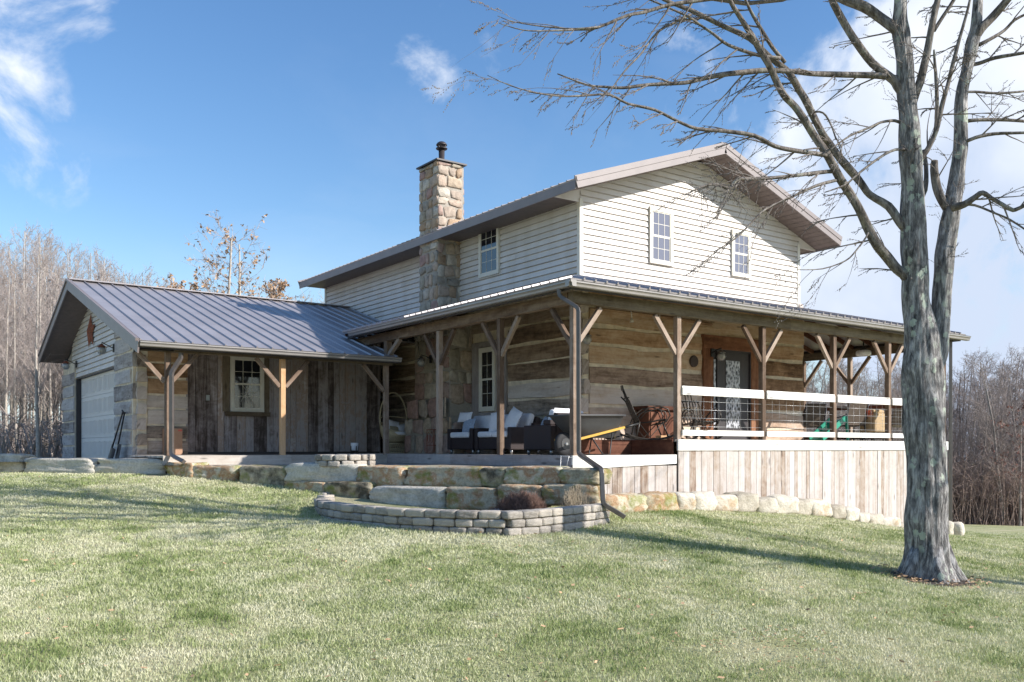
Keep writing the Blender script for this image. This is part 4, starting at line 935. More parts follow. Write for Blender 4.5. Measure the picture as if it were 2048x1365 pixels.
# fire ring on the patio
fpc = bd(691, 935, 15.55); 
for c in range(2):
    n = 13
    for k in range(n):
        a = 2*math.pi*(k+.5*c)/n
        pblock(fpc.x+.44*math.cos(a), fpc.y+.44*math.sin(a), 1.285+.053+c*.106, a+math.pi/2, .205, .15, .105, 'tumbled block in the %s course of the round fire ring on the patio' % ('upper' if c else 'lower'), 'blocks of the round fire ring')
# big retaining boulders: (x0, x1, top y, bottom y, depth left, depth right)
def boulder(x0, x1, yt, yb, d0, d1, mat, label, th=.5, seed=0, group='stone blocks of the patio retaining wall', sq=9, amp=.045):
    a = bd(x0, (yt+yb)/2, d0); b = bd(x1, (yt+yb)/2, d1); c = (a+b)/2; ln = (Vector((b.x, b.y))-Vector((a.x, a.y))).length
    ang = math.atan2(b.y-a.y, b.x-a.x); dm = (d0+d1)/2; hh = (yb-yt)/f*dm
    off = Vector((-math.sin(ang), math.cos(ang), 0))*(th/2)
    return rock('stone_block', c+off*(1+((seed*5.1) % 1-.5)*.22), (ln*.985, th*(.9+.2*((seed*7.7) % 1)), hh*1.0), ang+((seed*3.3) % 1-.5)*.07, mat, seed, label, 'stone', group, n=16, sq=sq, amp=amp)
SL = 'sandstone_left'; SS = 'sandstone'
bl = [(-60, 45, 908, 948, 17.9, 17.7, SL, 'low pale stone block cut by the left photo edge'), (45, 186, 917, 950, 17.7, 17.2, SL, 'long rough grey stone block second from the left edge before the garage door'),
      (186, 332, 918, 951, 17.2, 16.9, SL, 'long smooth cream stone block below the leaning shovel'), (328, 382, 926, 957, 16.7, 16.4, SS, 'small square mossy stone block under the wing downspout outlet'),
      (380, 470, 932, 968, 16.45, 16.1, SS, 'mossy stone block with a brown top edge below the breezeway window'), (470, 568, 932, 982, 16.1, 15.6, SS, 'tall dark mossy stone block right of the mossy brown-topped one'),
      (563, 716, 927, 966, 15.5, 14.9, SL, 'longest grey stone block in the top course, left of and below the fire ring'), (712, 806, 932, 975, 14.95, 14.45, SS, 'grey stone block in the top course just right of the fire ring'),
      (806, 961, 934, 978, 14.45, 13.65, SS, 'long rust-stained stone block in the top course below the wicker chairs'), (958, 1008, 936, 976, 13.65, 13.4, SS, 'short narrow stone block in the top course beside the yellow one'),
      (1006, 1118, 933, 971, 13.4, 12.95, SS, 'yellowish rounded stone block in the top course below the deck corner'), (1118, 1200, 937, 970, 13.0, 12.7, SS, 'stone block in the top course under the downspout with dried vines'),
      (560, 650, 963, 992, 15.5, 15.0, SS, 'dark mossy stone block in the bottom course nearest the lawn'), (645, 738, 964, 1003, 14.95, 14.5, SS, 'green mossy stone block in the bottom course left of the bed'),
      (736, 888, 974, 1022, 14.4, 13.7, SL, 'long grey stone block in the bottom course behind the bed front'), (886, 990, 976, 1022, 13.65, 13.2, SS, 'sunlit stone block in the bottom course mid bed, left of the heather'),
      (992, 1082, 971, 1018, 13.2, 12.9, SS, 'stone block in the bottom course behind the brown heather mound'), (1080, 1200, 969, 1014, 12.9, 12.65, SS, 'bright mossy yellow-green stone block at the right end of the bottom course')]
for k, b in enumerate(bl): boulder(*b[:7], b[7], seed=k*2.3, th=.5)
sk = [(1196, 1282, 986, 1026, 1), (1275, 1345, 983, 1026, 1), (1343, 1380, 984, 1022, 0), (1372, 1418, 982, 1022, 0), (1414, 1462, 988, 1022, 0), (1455, 1502, 983, 1025, 0), (1502, 1540, 994, 1026, 0), (1532, 1580, 990, 1028, 0),
      (1576, 1610, 996, 1030, 0), (1606, 1648, 997, 1034, 0), (1644, 1678, 1008, 1036, 0), (1674, 1704, 1012, 1042, 0), (1702, 1724, 1024, 1046, 0), (1720, 1752, 1026, 1050, 0), (1750, 1785, 1032, 1054, 0), (1782, 1812, 1044, 1060, 0)]
ordn = ['first', 'second', 'third', 'fourth', 'fifth', 'sixth', 'seventh', 'eighth', 'ninth', 'tenth', 'eleventh', 'twelfth', 'thirteenth', 'fourteenth', 'fifteenth', 'sixteenth']
for k, (x0, x1, yt, yb, br) in enumerate(sk):
    a, b = bY(x0, (yt+yb)/2, -2.98), bY(x1, (yt+yb)/2, -2.98); c = (a+b)/2; dm = (c.x-C0[0])*V[0]+(c.y-C0[1])*V[1]; hh = (yb-yt)/f*dm*1.02
    lab = ('broad tan-red stone' if br else ('wedge of pale stone' if k % 2 else 'squarish pale stone'))+', %s from the downspout along the porch skirt' % ordn[k]
    rock('edging_stone', c+Vector((0, 0, -.02)), ((b.x-a.x)*.98, .42, hh), rng.uniform(-.25, .1) if not br else 0, 'sandstone' if br else 'sandstone_pale', 50+k*1.9, lab, 'stone', 'stones edging the porch skirt', n=6, sq=6, amp=.075)
p = bd(1886, 1058, 19.5); rock('edging_stone', p, (.5, .45, .36), .4, 'sandstone_pale', 91, 'orange tan stone just behind the big tree trunk', 'stone', None, n=6, sq=4, amp=.06)
p = bd(1908, 1059, 19.5); rock('edging_stone', p, (.30, .4, .32), .3, 'sandstone_pale', 93, 'small white stone right of the big tree trunk at the lawn edge', 'stone', None, n=6, sq=4, amp=.06)
#<OBJECTS>
# ------------------------------------------------------------------ porch furniture and loose things
def at_(root, loc, rz=0, sc=None):
    root.location = loc; root.rotation_euler = (0, 0, rz)
    if sc: root.scale = (sc,)*3
    return root
def pillow(name, w_, h, t, mat, loc, rot, label, cat='cushion', group=None):
    m = MB(); n = 9
    for sg in (-1, 1):
        g = [[None]*(n+1) for _ in range(n+1)]
        for i in range(n+1):
            for j in range(n+1):
                u, v = -1+2*i/n, -1+2*j/n; k = (1-abs(u)**3.2)*(1-abs(v)**3.2); pinch = 1-.07*(1-abs(u*v))*(u*u+v*v)/2
                g[i][j] = len(m.v); m.v.append((u*w_/2*pinch, sg*t/2*max(0, k)**.55+noise.noise(Vector((u*2, v*2, sg+loc[0])))*.008, v*h/2*pinch))
        for i in range(n):
            for j in range(n):
                q = (g[i][j], g[i+1][j], g[i+1][j+1], g[i][j+1]); m.face(q if sg < 0 else q[::-1], [(i/n, j/n)]*4, .5, True)
    o = m.build(name, mat); o.location = loc; o.rotation_euler = rot
    return tag(o, label, cat, group)
def wicker_seat(width, label, cat, ncush=1, hb=.72):
    t = empty('wicker_armchair' if ncush == 1 else 'wicker_loveseat', (0, 0, 0), label, cat)
    W = width/2; Dp = .40                                 # faces local -Y
    part('base', 'wicker', t, lambda m: m.box(-W+.1, W-.1, -Dp+.03, Dp-.12, .10, .33), bevel=.01)
    for s in (-1, 1):
        part('arm', 'wicker', t, lambda m: (m.box(s*(W-.12), s*W, -Dp, Dp, .09, .53), m.box(s*(W-.12), s*W, Dp-.22, Dp-.01, .532, .62)), bevel=.018)
    part('backrest', 'wicker', t, lambda m: m.obox((0, Dp-.07, .42), (W-.125, 0, 0), (0, .06, -.012), (0, .05, .32)), bevel=.015)
    for sx in (-1, 1):
        for sy in (-1, 1): part('foot', 'steel', t, lambda m: m.tube([(sx*(W-.07), sy*(Dp-.07), .095), (sx*(W-.07), sy*(Dp-.07), 0)], [.035, .022], 8))
    cw = (2*W-.25)/ncush
    for k in range(ncush):
        cx = -W+.125+cw*(k+.5)
        part('seat_cushion', 'fabric_white', t, lambda m: m.box(cx-cw/2+.006, cx+cw/2-.006, -Dp-.015, Dp-.2, .335, .455), bevel=.035)
        part('back_cushion', 'fabric_white', t, lambda m: m.obox((cx, Dp-.21, .62), (cw/2-.01, 0, 0), (0, .07, -.02), (0, .06, .19)), bevel=.05)
    return t
fz = ZD+.003
a = wicker_seat(.98, 'brown wicker armchair with pale cushions nearest the stone hearth', 'armchair'); at_(a, (-.86, 2.42, fz), -math.pi/2)
pillow('throw_pillow', .42, .30, .12, 'fabric_blue', (-1.02, 2.42, fz+.60), (rad(-15), 0, -math.pi/2), 'blue patterned pillow on the wicker armchair by the hearth')
pillow('throw_pillow', .44, .22, .10, 'fabric_white', (-1.0, 2.60, fz+.78), (rad(-18), 0, -math.pi/2+.1), 'white lumbar pillow lying above the blue patterned pillow')
a = wicker_seat(1.28, 'brown wicker loveseat with white cushions in the middle of the porch seating', 'loveseat', 2); at_(a, (-.86, 1.22, fz), -math.pi/2)
pillow('throw_pillow', .46, .46, .14, 'fabric_white', (-1.0, .86, fz+.68), (rad(-20), rad(18), -math.pi/2-.2), 'plain white pillow leaning at the near arm of the wicker loveseat')
pillow('throw_pillow', .42, .42, .14, 'fabric_white', (-1.05, 1.35, fz+.66), (rad(-16), rad(-8), -math.pi/2+.15), 'plain white pillow in the middle of the wicker loveseat')
a = wicker_seat(1.0, 'large brown wicker armchair seen from its side, beside the wheelbarrow', 'armchair'); at_(a, (-1.12, -.72, fz), math.pi, 1.0)
pillow('throw_pillow', .48, .46, .15, 'fabric_white', (-1.2, -.90, fz+.62), (rad(18), 0, .1), 'white pillow standing against the back of the side-on wicker armchair')
pillow('throw_pillow', .36, .30, .12, 'fabric_blue', (-1.36, -.70, fz+.56), (rad(28), 0, .35), 'small blue and white pillow on the side-on wicker armchair')
def egg():
    c = bY(793, 905, 5.95); t = empty('egg_chair', (0, 0, 0), 'tan wicker egg chair with open hoop back in the dark breezeway corner', 'chair')
    def ring(z, rx_, ry_, n=22, a0=0, a1=2*math.pi, y0=0): return [(rx_*math.cos(a0+(a1-a0)*k/n), y0+ry_*math.sin(a0+(a1-a0)*k/n), z) for k in range(n+1)]
    part('hoop', 'wicker_tan', t, lambda m: (m.tube([(.345*math.sin(a), .06+.10*math.cos(a/2)*.5, .68+.56*math.cos(a)*(1 if abs(a) < 1.57 else .75)) for a in [-2.0+4.0*k/26 for k in range(27)]], .017, 8),
                                              m.tube([(.34, .05, .72), (.2, .22, .75), (0, .28, .76), (-.2, .22, .75), (-.34, .05, .72)], .009, 6)))
    def bowl(m):
        prev = None; n = 28
        for z, r, yo in ((.20, .17, .03), (.26, .26, .02), (.34, .32, 0), (.44, .345, 0), (.55, .345, .03)):
            ring_ = []
            for k in range(n):
                a = 2*math.pi*k/n; zz_ = z+(.10*max(0, math.sin(a)) if z > .5 else 0)-(.10*max(0, -math.sin(a)) if z > .4 else 0)
                ring_.append(len(m.v)); m.v.append((r*math.cos(a), yo+r*.85*math.sin(a), zz_))
            if prev:
                for k in range(n): k2 = (k+1) % n; m.face((prev[k], prev[k2], ring_[k2], ring_[k]), [(k/n*4, z*4), (k/n*4+.14, z*4), (k/n*4+.14, z*4+.3), (k/n*4, z*4+.3)], .5, True)
            prev = ring_
    o = part('basket', 'wicker_tan', t, bowl); s = o.modifiers.new('s', 'SOLIDIFY'); s.thickness = .025
    def stand(m):
        for k in range(26):
            a = 2*math.pi*k/26; m.tube([(.19*math.cos(a), .16*math.sin(a), .20), (.24*math.cos(a+.25), .2*math.sin(a+.25), .0)], .006, 4)
            m.tube([(.19*math.cos(a), .16*math.sin(a), .20), (.24*math.cos(a-.25), .2*math.sin(a-.25), .0)], .006, 4)
        m.tube(ring(.01, .245, .205), .012, 6); m.tube(ring(.2, .19, .16), .012, 6); m.tube(ring(.1, .22, .185), .008, 6)
    part('stand', 'wicker_tan', t, stand)
    part('seat_cushion', 'fabric_white', t, lambda m: m.tube([(0, 0, .36), (0, 0, .38), (0, 0, .43), (0, 0, .45)], [.26, .30, .30, .25], 24))
    at_(t, (c.x, c.y, ZD-.005), .15, 1.2)
    pillow('throw_pillow', .34, .34, .12, 'fabric_white', (c.x-.02, c.y+.10, ZD+.64), (rad(-18), rad(10), .1), 'white square pillow at the back of the egg chair')
    pillow('throw_pillow', .30, .28, .11, 'fabric_white', (c.x+.15, c.y-.02, ZD+.58), (rad(-22), rad(-12), .2), 'white pillow on the right side of the egg chair')
    pillow('throw_pillow', .24, .24, .10, 'fabric_tan', (c.x-.08, c.y-.05, ZD+.55), (rad(-22), rad(4), 0), 'small olive tan pillow in the egg chair')
egg()
def basket():
    c = bX(868, 888, -1.05); t = empty('wire_basket', (c.x, c.y, ZD+.0), 'small rusty metal stand against the porch stone hearth', 'stand')
    z = ZD+.02; x, y = c.x, c.y
    part('frame', 'rust', t, lambda m: [m.tube(p, .008, 5) for p in ([(x-.1, y-.14, z), (x-.1, y-.14, z+.52)], [(x-.1, y+.14, z), (x-.1, y+.14, z+.52)], [(x+.1, y-.14, z), (x+.1, y-.14, z+.52)], [(x+.1, y+.14, z), (x+.1, y+.14, z+.52)])])
    part('shelf', 'rust', t, lambda m: [m.box(x-.11, x+.11, y-.15, y+.15, zz_, zz_+.012) for zz_ in (z+.16, z+.51)])
    part('scrollwork', 'rust', t, lambda m: [m.tube([(x-.1, y+d+.05*math.cos(a), z+.34+.12*math.sin(a)) for a in [k*.7 for k in range(10)]], .005, 4) for d in (-.07, .07)])
basket()
def lantern():
    c = bY(709, 907, 5.0); z = ZD-.02; t = empty('deck_lantern', (c.x, c.y, z), 'white glass lantern in a dark stand on the breezeway deck', 'lantern')
    part('stand', 'bentwood', t, lambda m: [m.bar((c.x+sx*.085, c.y+sy*.085, z), (c.x+sx*.085, c.y+sy*.085, z+.19), .018, .018) for sx, sy in ((-1, 0), (1, 0), (0, -1), (0, 1))]+[m.bar((c.x-.09, c.y, z+.07), (c.x+.09, c.y, z+.07), .02, .02)])
    part('shade', 'white_glass', t, lambda m: m.tube([(c.x, c.y, z+.085), (c.x, c.y, z+.10), (c.x, c.y, z+.25), (c.x, c.y, z+.262)], [.055, .078, .088, .085], 18))
lantern()
def cbox():
    t = empty('cardboard_box', (-6.06, 6.25, ZD-.02), 'tall brown cardboard box with red tape standing behind the wing downspout', 'box'); z = ZD-.02
    part('carton', 'cardboard', t, lambda m: m.box(-6.23, -5.89, 6.08, 6.38, z, z+.56, .5), bevel=.006)
    part('tape', 'tape', t, lambda m: (m.box(-6.225, -6.15, 6.074, 6.079, z+.50, z+.535, .5), m.box(-5.98, -5.90, 6.074, 6.079, z+.50, z+.535, .5)))
cbox()
def shovel(px_top, py_top, px_b, py_b, X, lab, grip=True):
    a, b = bX(px_top, py_top, X+.16), bX(px_b, py_b, X); t = empty('shovel', tuple(b), lab, 'shovel', None); d = (a-b).normalized(); k = b+d*.30
    part('handle', 'bentwood', t, lambda m: m.tube([k, a], .017, 8))
    s = d.cross(Vector((1, 0, .2))).normalized(); n = d.cross(s).normalized()
    part('grip', 'black', t, lambda m: m.tube([a+s*.06, a-s*.06], .018, 8))
    def blade(m):
        for i in range(8):
            u0, u1 = -1+i/4, -1+(i+1)/4; f_ = lambda u: n*(-.035*(u*u))
            m.quad(b+s*u0*.13+f_(u0), b+s*u1*.13+f_(u1), k+s*u1*.12+f_(u1)+d*.03, k+s*u0*.12+f_(u0)+d*.03, .5)
    o = part('blade', 'dark_trim', t, blade); sd = o.modifiers.new('s', 'SOLIDIFY'); sd.thickness = .006
shovel(246, 824, 217, 920, -7.12, 'dark shovel with a broad blade leaning in front of the other by the garage door')
shovel(249, 826, 231, 918, -7.02, 'dark shovel tucked behind the broad-bladed one beside the garage door')
def star():
    c = bX(182, 664, GXw-.035); t = MB(); r = .47; pts = []
    for k in range(10):
        a = math.pi/2+k*math.pi/5; q = r if k % 2 == 0 else r*.40; pts.append(Vector((c.x, c.y+q*math.cos(a), c.z+q*math.sin(a))))
    apex = Vector((c.x-.10, c.y, c.z)); b_ = Vector((c.x+.02, c.y, c.z))
    for k in range(10): t.poly([pts[k], pts[(k+1) % 10], apex], .5); t.poly([pts[(k+1) % 10], pts[k], b_], .5)
    tag(t.build('barn_star', 'rust', loc=c), 'rusty red metal star on the garage gable siding', 'star')
star()
def cage_lamp(wall, nrm, drop, label, group=None):
    # bracket on a wall, arm, hood, jar in a wire cage
    wv, n = Vector(wall), Vector(nrm); t = empty('wall_lamp', tuple(wv), label, 'lamp', group); up = Vector((0, 0, 1)); sd = n.cross(up); h = wv+n*.26+up*drop
    part('bracket', 'black', t, lambda m: (m.obox(wv+n*.012, n*.012, sd*.045, up*.09), m.tube([wv+n*.02, wv+n*.12+up*.05, h+up*.10, h+up*.03], .011, 6)))
    part('hood', 'rust' if 'garage' in label else 'steel', t, lambda m: m.tube([h+up*.055, h+up*.03, h, h-up*.008], [.03, .05, .095, .10], 16))
    part('jar', 'lamp_glass', t, lambda m: m.tube([h-up*.01, h-up*.04, h-up*.10, h-up*.15, h-up*.17], [.055, .085, .09, .06, .02], 14))
    part('cage', 'steel', t, lambda m: [m.tube([h+Vector((.1*math.cos(a), .1*math.sin(a), -.01)), h+Vector((.105*math.cos(a), .105*math.sin(a), -.09)), h+Vector((.05*math.cos(a), .05*math.sin(a), -.175))], .004, 4) for a in [k*math.pi/3 for k in range(6)]])
cage_lamp(bX(228, 697, GXw-.03), (-1, 0, 0), .02, 'caged garage lamp with a rusty hood right of the metal star')
cage_lamp(bX(153, 729, GXw-.03), (-1, 0, 0), .02, 'caged garage lamp at the far left of the gable above the door')
cage_lamp(bY(1424, 706, -.175), (0, -1, 0), -.02, 'glass jar lamp on the left side of the carved porch door frame')
cage_lamp((-.10, -.16, 3.78), (-.3, -.95, 0), -.02, 'glass jar lamp at the log corner behind the porch downspout')
cage_lamp((-.76, bX(862, 712, -.76).y, 3.66), (-1, 0, 0), -.02, 'glass jar lamp on the porch stone chimney near the post')
def hang():
    c = bY(1727, 706, -.7); z = c.z; t = empty('hanging_lamp', tuple(c), 'white glass lamp hanging under the right end of the porch roof', 'lamp')
    part('rod', 'black', t, lambda m: m.tube([(c.x, c.y, z+.28), (c.x, c.y, z+.08)], [.02, .02], 6)); part('cap', 'black', t, lambda m: m.tube([(c.x, c.y, z+.13), (c.x, c.y, z+.06)], [.04, .12], 14))
    part('shade', 'white_glass', t, lambda m: m.tube([(c.x, c.y, z+.06), (c.x, c.y, z+.03), (c.x, c.y, z-.05), (c.x, c.y, z-.08)], [.14, .18, .18, .13], 18))
hang()
m = MB(); c = bY(1388, 723, -.15); m.tube([c+Vector((0, .02, 0)), c+Vector((0, -.012, 0)), c+Vector((0, -.02, 0))], [.125, .125, .11], 28); tag(m.build('plaque', 'plaque', loc=c), 'dark round plaque on the log wall left of the porch door', 'plaque')
m = MB(); c = bY(766, 783, 8.12); m.box(c.x-.16, c.x+.13, 8.10, 8.17, c.z-.20, c.z+.20, .5); tag(m.build('meter_box', 'grey_box', loc=c), 'pale grey utility box on the wall behind the egg chair', 'box')
m = MB(); c = bY(416, 796, GYw-.06); m.box(c.x-.035, c.x+.035, GYw-.07, GYw-.03, c.z-.06, c.z+.06, .5); m.build('outlet_box', 'grey_box', gar, bevel=.006)
def barrow():
    y = -1.72; t = empty('wheelbarrow', (-1.0, y, ZD), 'wheelbarrow with a dark grey tub and yellow handle behind the corner downspout', 'wheelbarrow')
    wc = bY(1128, 884, y); wz = ZD+.195
    wh = part('wheel', 'tyre', t, lambda m: m.tube([(wc.x, y-.045, wz), (wc.x, y-.04, wz), (wc.x, y-.02, wz), (wc.x, y+.02, wz), (wc.x, y+.04, wz), (wc.x, y+.045, wz)], [.13, .17, .195, .195, .17, .13], 32))
    part('rim', 'tub', wh, lambda m: m.tube([(wc.x, y-.055, wz), (wc.x, y+.055, wz)], .095, 20)); part('hub', 'steel', wh, lambda m: m.tube([(wc.x, y-.085, wz), (wc.x, y+.085, wz)], .022, 12))
    xl, xr = bY(1112, 828, y).x, bY(1231, 834, y).x; zt = 2.16
    def tub(m):
        rings = [(1.78, xl+.42, xr-.18, .17), (1.80, xl+.36, xr-.15, .20), (2.0, xl+.16, xr-.06, .28), (zt-.01, xl+.02, xr, .33), (zt+.01, xl-.01, xr+.03, .36), (zt-.015, xl-.012, xr+.032, .362)]
        prev = None
        for z, a, b, hw in rings:
            r_ = []; cx = (a+b)/2; hx = (b-a)/2
            for k in range(28):
                an = 2*math.pi*k/28; cc, ss = math.cos(an), math.sin(an); q = (abs(cc)**5+abs(ss)**5)**-.2
                r_.append(len(m.v)); m.v.append((cx+hx*cc*q, y+hw*ss*q, z+(.015*cc if z > 1.9 else 0)))
            if prev:
                for k in range(28): k2 = (k+1) % 28; m.face((prev[k], prev[k2], r_[k2], r_[k]), [(0, 0)]*4, .5, True)
            else: m.face(tuple(r_[::-1]), [(0, 0)]*28, .5)
            prev = r_
    o = part('tub', 'tub', t, tub); s = o.modifiers.new('s', 'SOLIDIFY'); s.thickness = .008
    h0, h1 = bY(1152, 881, y-.30), bY(1252, 855, y-.30); hd = (h1-h0).normalized()
    for s_ in (-.26, .26):
        d = Vector((0, .30+s_, 0)); k = abs(s_)/.26
        hnd = part('handle', 'yellow', t, lambda m: m.bar(h0+d, h1+d, .035, .038)); part('grip', 'black', hnd, lambda m: m.tube([h1+d, h1+d+hd*.34], .02, 8))
    lx = h0.x+.62
    for s_ in (-.26, .26):
        part('leg', 'black', t, lambda m: m.tube([(lx-.25, y+s_, 1.79), (lx+.0, y+s_*1.05, ZD+.012), (lx+.16, y+s_*1.05, ZD+.012), (lx+.22, y+s_, 1.86)], .012, 6))
    part('brace', 'black', t, lambda m: m.tube([(lx+.1, y-.27, ZD+.012), (lx+.1, y+.27, ZD+.012)], .01, 6))
barrow()
def rocker(label, group):
    # local: faces +X, floor at z=0, bent-twig rocking chair
    t = empty('rocking_chair', (0, 0, 0), label, 'rocking chair', group); mt = 'bentwood'
    for s in (-1, 1):
        y = s*.27
        part('runner', mt, t, lambda m: m.tube([(-.50+k*.1, y, .018+.42*((-.50+k*.1-.02)**2)) for k in range(11)], .020, 7))
        part('arm', mt, t, lambda m: m.tube([(-.30, y*.9, .34), (-.22, y*1.05, .50), (-.05, y*1.15, .62), (.15, y*1.15, .66), (.32, y*1.12, .60), (.37, y*1.08, .48), (.30, y, .36), (.12, y*.98, .30)], .014, 6))
        part('arm', mt, t, lambda m: m.tube([(-.26, y*.85, .36), (-.1, y*1.0, .54), (.12, y*1.1, .61), (.27, y*1.08, .55), (.31, y*1.05, .44), (.26, y, .33)], .010, 6))
        for x0, x1 in ((-.22, -.28), (.22, .34)): part('leg', mt, t, lambda m: m.tube([(x0, y, .36), (x1, y, .06)], .016, 7))
        part('brace', mt, t, lambda m: m.tube([(-.24, y, .34), (-.02, y, .06), (.22, y, .32)], .011, 6))
    part('seat', mt, t, lambda m: [m.tube([(-.24+.011*abs(k-4)**1.2, -.26+k*.065, .34), (.05, -.26+k*.065, .36), (.27, -.26+k*.065, .41), (.31, -.26+k*.065, .38)], .012, 6) for k in range(9)]+[m.tube([(.29, -.29, .39), (.29, .29, .39)], .018, 6), m.tube([(-.22, -.28, .335), (-.22, .28, .335)], .018, 6)])
    for k in range(7):
        yb_ = -.20+k*.0667; yt = yb_*1.02; hgt = 1.0 if 2 <= k <= 4 else .86
        part('slat', mt, t, lambda m: m.tube([(-.20, yb_, .33), (-.30, yb_*1.03, .52), (-.40, yt*1.05, .76), (-.50, yt*1.02, hgt)], [.014, .013, .012, .009], 6))
    part('cross_rail', mt, t, lambda m: (m.tube([(-.30, -.25, .53), (-.32, .0, .54), (-.30, .25, .53)], .016, 6), m.tube([(-.43, -.24, .82), (-.45, 0, .83), (-.43, .24, .82)], .016, 6), m.obox((-.51, 0, 1.02), (.012, 0, 0), (0, .085, 0), (-.01, 0, .05))))
    return t
r1 = rocker('dark bentwood rocking chair in side view beside the wooden cabinet', 'dark rocking chairs on the porch')
r1x = bY(1296, 870, -.85).x; at_(r1, (r1x, -.85, ZU+.002), -.56)
tree_copy(r1, (bY(1398, 870, -.80).x, -.80, ZU+.002), rz=-1.9, label='dark slatted rocking chair behind the railing left of the porch door')
def cab():
    x0, x1 = bY(1277, 815, -.35).x, bY(1345, 815, -.35).x; t = empty('cabinet', ((x0+x1)/2, -.35, ZU), 'reddish brown wooden cabinet against the log wall behind the rocking chair', 'cabinet')
    part('body', 'redwood', t, lambda m: m.box(x0+.12, x1-.03, -.52, -.16, ZU+.002, ZU+.62, .4), bevel=.008)
    part('top', 'redwood', t, lambda m: m.box(x0, x1, -.58, -.155, ZU+.621, ZU+.70, .2), bevel=.01)
    for s in (0, 1):
        xa = x0+.15+s*(x1-x0-.18)/2; d = part('door', 'redwood', t, lambda m: m.box(xa+.01, xa+(x1-x0-.2)/2-.01, -.535, -.521, ZU+.06, ZU+.58, .7), bevel=.004)
        part('knob', 'black', d, lambda m: m.tube([(xa+(.05 if s else (x1-x0)/2-.18), -.55, ZU+.34), (xa+(.05 if s else (x1-x0)/2-.18), -.535, ZU+.34)], .012, 8))
cab()
m = MB(); p0 = bY(1322, 878, -1.1); m.box(p0.x, p0.x+.16, -1.1, -.95, ZU+.003, ZU+.10, .5); tag(m.build('wood_block', 'post_orange', loc=(p0.x, -1.1, ZU), bevel=.005), 'small orange wooden block on the deck below the rocker front', 'block')
def tool():
    c = bY(1222, 876, -1.22); t = empty('hedge_trimmer', tuple(c), 'black powered garden tool lying at the platform edge under the barrow handle', 'garden tool'); z = ZU+.05
    part('motor', 'black', t, lambda m: m.tube([(c.x-.13, c.y, z), (c.x-.1, c.y, z+.01), (c.x, c.y, z+.015), (c.x+.05, c.y, z)], [.035, .05, .05, .03], 12))
    part('nozzle', 'canvas', t, lambda m: m.tube([(c.x+.05, c.y, z), (c.x+.10, c.y, z+.005)], [.035, .028], 10)); part('shaft', 'black', t, lambda m: m.tube([(c.x+.1, c.y, z), (c.x+.40, c.y+.05, z+.05)], .012, 6))
tool()
def sling_chair(x, y, rz, label, sc=1):
    t = empty('patio_chair', (0, 0, 0), label, 'chair', 'sling chairs at the right end of the porch')
    part('seat', 'sling', t, lambda m: m.obox((0, .0, .42), (.25, 0, 0), (0, .24, .02), (0, 0, .008)))
    part('backrest', 'sling', t, lambda m: m.obox((0, .29, .70), (.25, 0, 0), (0, .008, 0), (0, .09, .27)))
    for s in (-1, 1):
        part('side_frame', 'dark_trim', t, lambda m: m.tube([(s*.27, -.26, 0), (s*.27, -.24, .40), (s*.27, .22, .43), (s*.27, .39, .98)], .014, 6)); part('arm', 'dark_trim', t, lambda m: m.tube([(s*.29, -.26, .42), (s*.30, -.24, .62), (s*.30, .1, .64), (s*.28, .30, .70)], .016, 6))
        part('leg', 'dark_trim', t, lambda m: m.tube([(s*.27, .2, .42), (s*.27, .34, 0)], .014, 6))
    part('top_bar', 'dark_trim', t, lambda m: m.tube([(-.27, .39, .98), (.27, .39, .98)], .014, 6))
    return at_(t, (x, y, ZU+.002), rz, sc)
q = bY(1621, 870, .3); sling_chair(q.x, .3, 2.55, 'patio sling chair standing just right of the log wall corner', .95)
q = bY(1700, 870, -.3); sling_chair(q.x, -.3, 2.75, 'brown sling patio chair in the middle, right of the green slide', .98)
q = bY(1800, 870, -.6); sling_chair(q.x, -.6, 2.4, 'patio sling chair nearest the big tree trunk')
def grill():
    q = bY(1746, 870, -.6); x, y = q.x, -.6; t = empty('covered_grill', (x, y, ZU), 'tan canvas covered grill behind the railing near the big tree', 'grill')
    part('cover', 'canvas', t, lambda m: (m.box(x-.26, x+.26, y-.22, y+.22, ZU+.25, ZU+.72, .5), m.obox((x, y, ZU+.76), (.24, 0, 0), (0, .18, 0), (0, 0, .05))), bevel=.05)
    for sx in (-1, 1):
        for sy in (-1, 1): part('leg', 'black', t, lambda m: m.bar((x+sx*.2, y+sy*.16, ZU), (x+sx*.2, y+sy*.16, ZU+.26), .03, .03))
    q2 = bY(1720, 820, -.5); o = MB(); o.tube([(q2.x, -.5, ZU+.62), (q2.x, -.5, ZU+.70), (q2.x, -.5, ZU+.84)], [.05, .13, .14], 14); 
    tag(o.build('toy_bucket', 'red_plastic', loc=(q2.x, -.5, ZU+.62)), 'red plastic bucket on the patio table beside the tan cover', 'bucket')
grill()
def ptable():
    q = bY(1722, 850, -.35); x, y = q.x, -.42; t = empty('patio_table', (x, y, ZU), 'low dark patio table under the red bucket', 'table')
    part('tabletop', 'dark_trim', t, lambda m: m.box(x-.2, x+.16, y-.2, y+.18, ZU+.585, ZU+.61, .5))
    for sx in (-1, 1):
        for sy in (-1, 1): part('leg', 'dark_trim', t, lambda m: m.bar((x-.02+sx*.15, y+sy*.16, ZU), (x-.02+sx*.15, y+sy*.16, ZU+.585), .022, .022))
ptable()
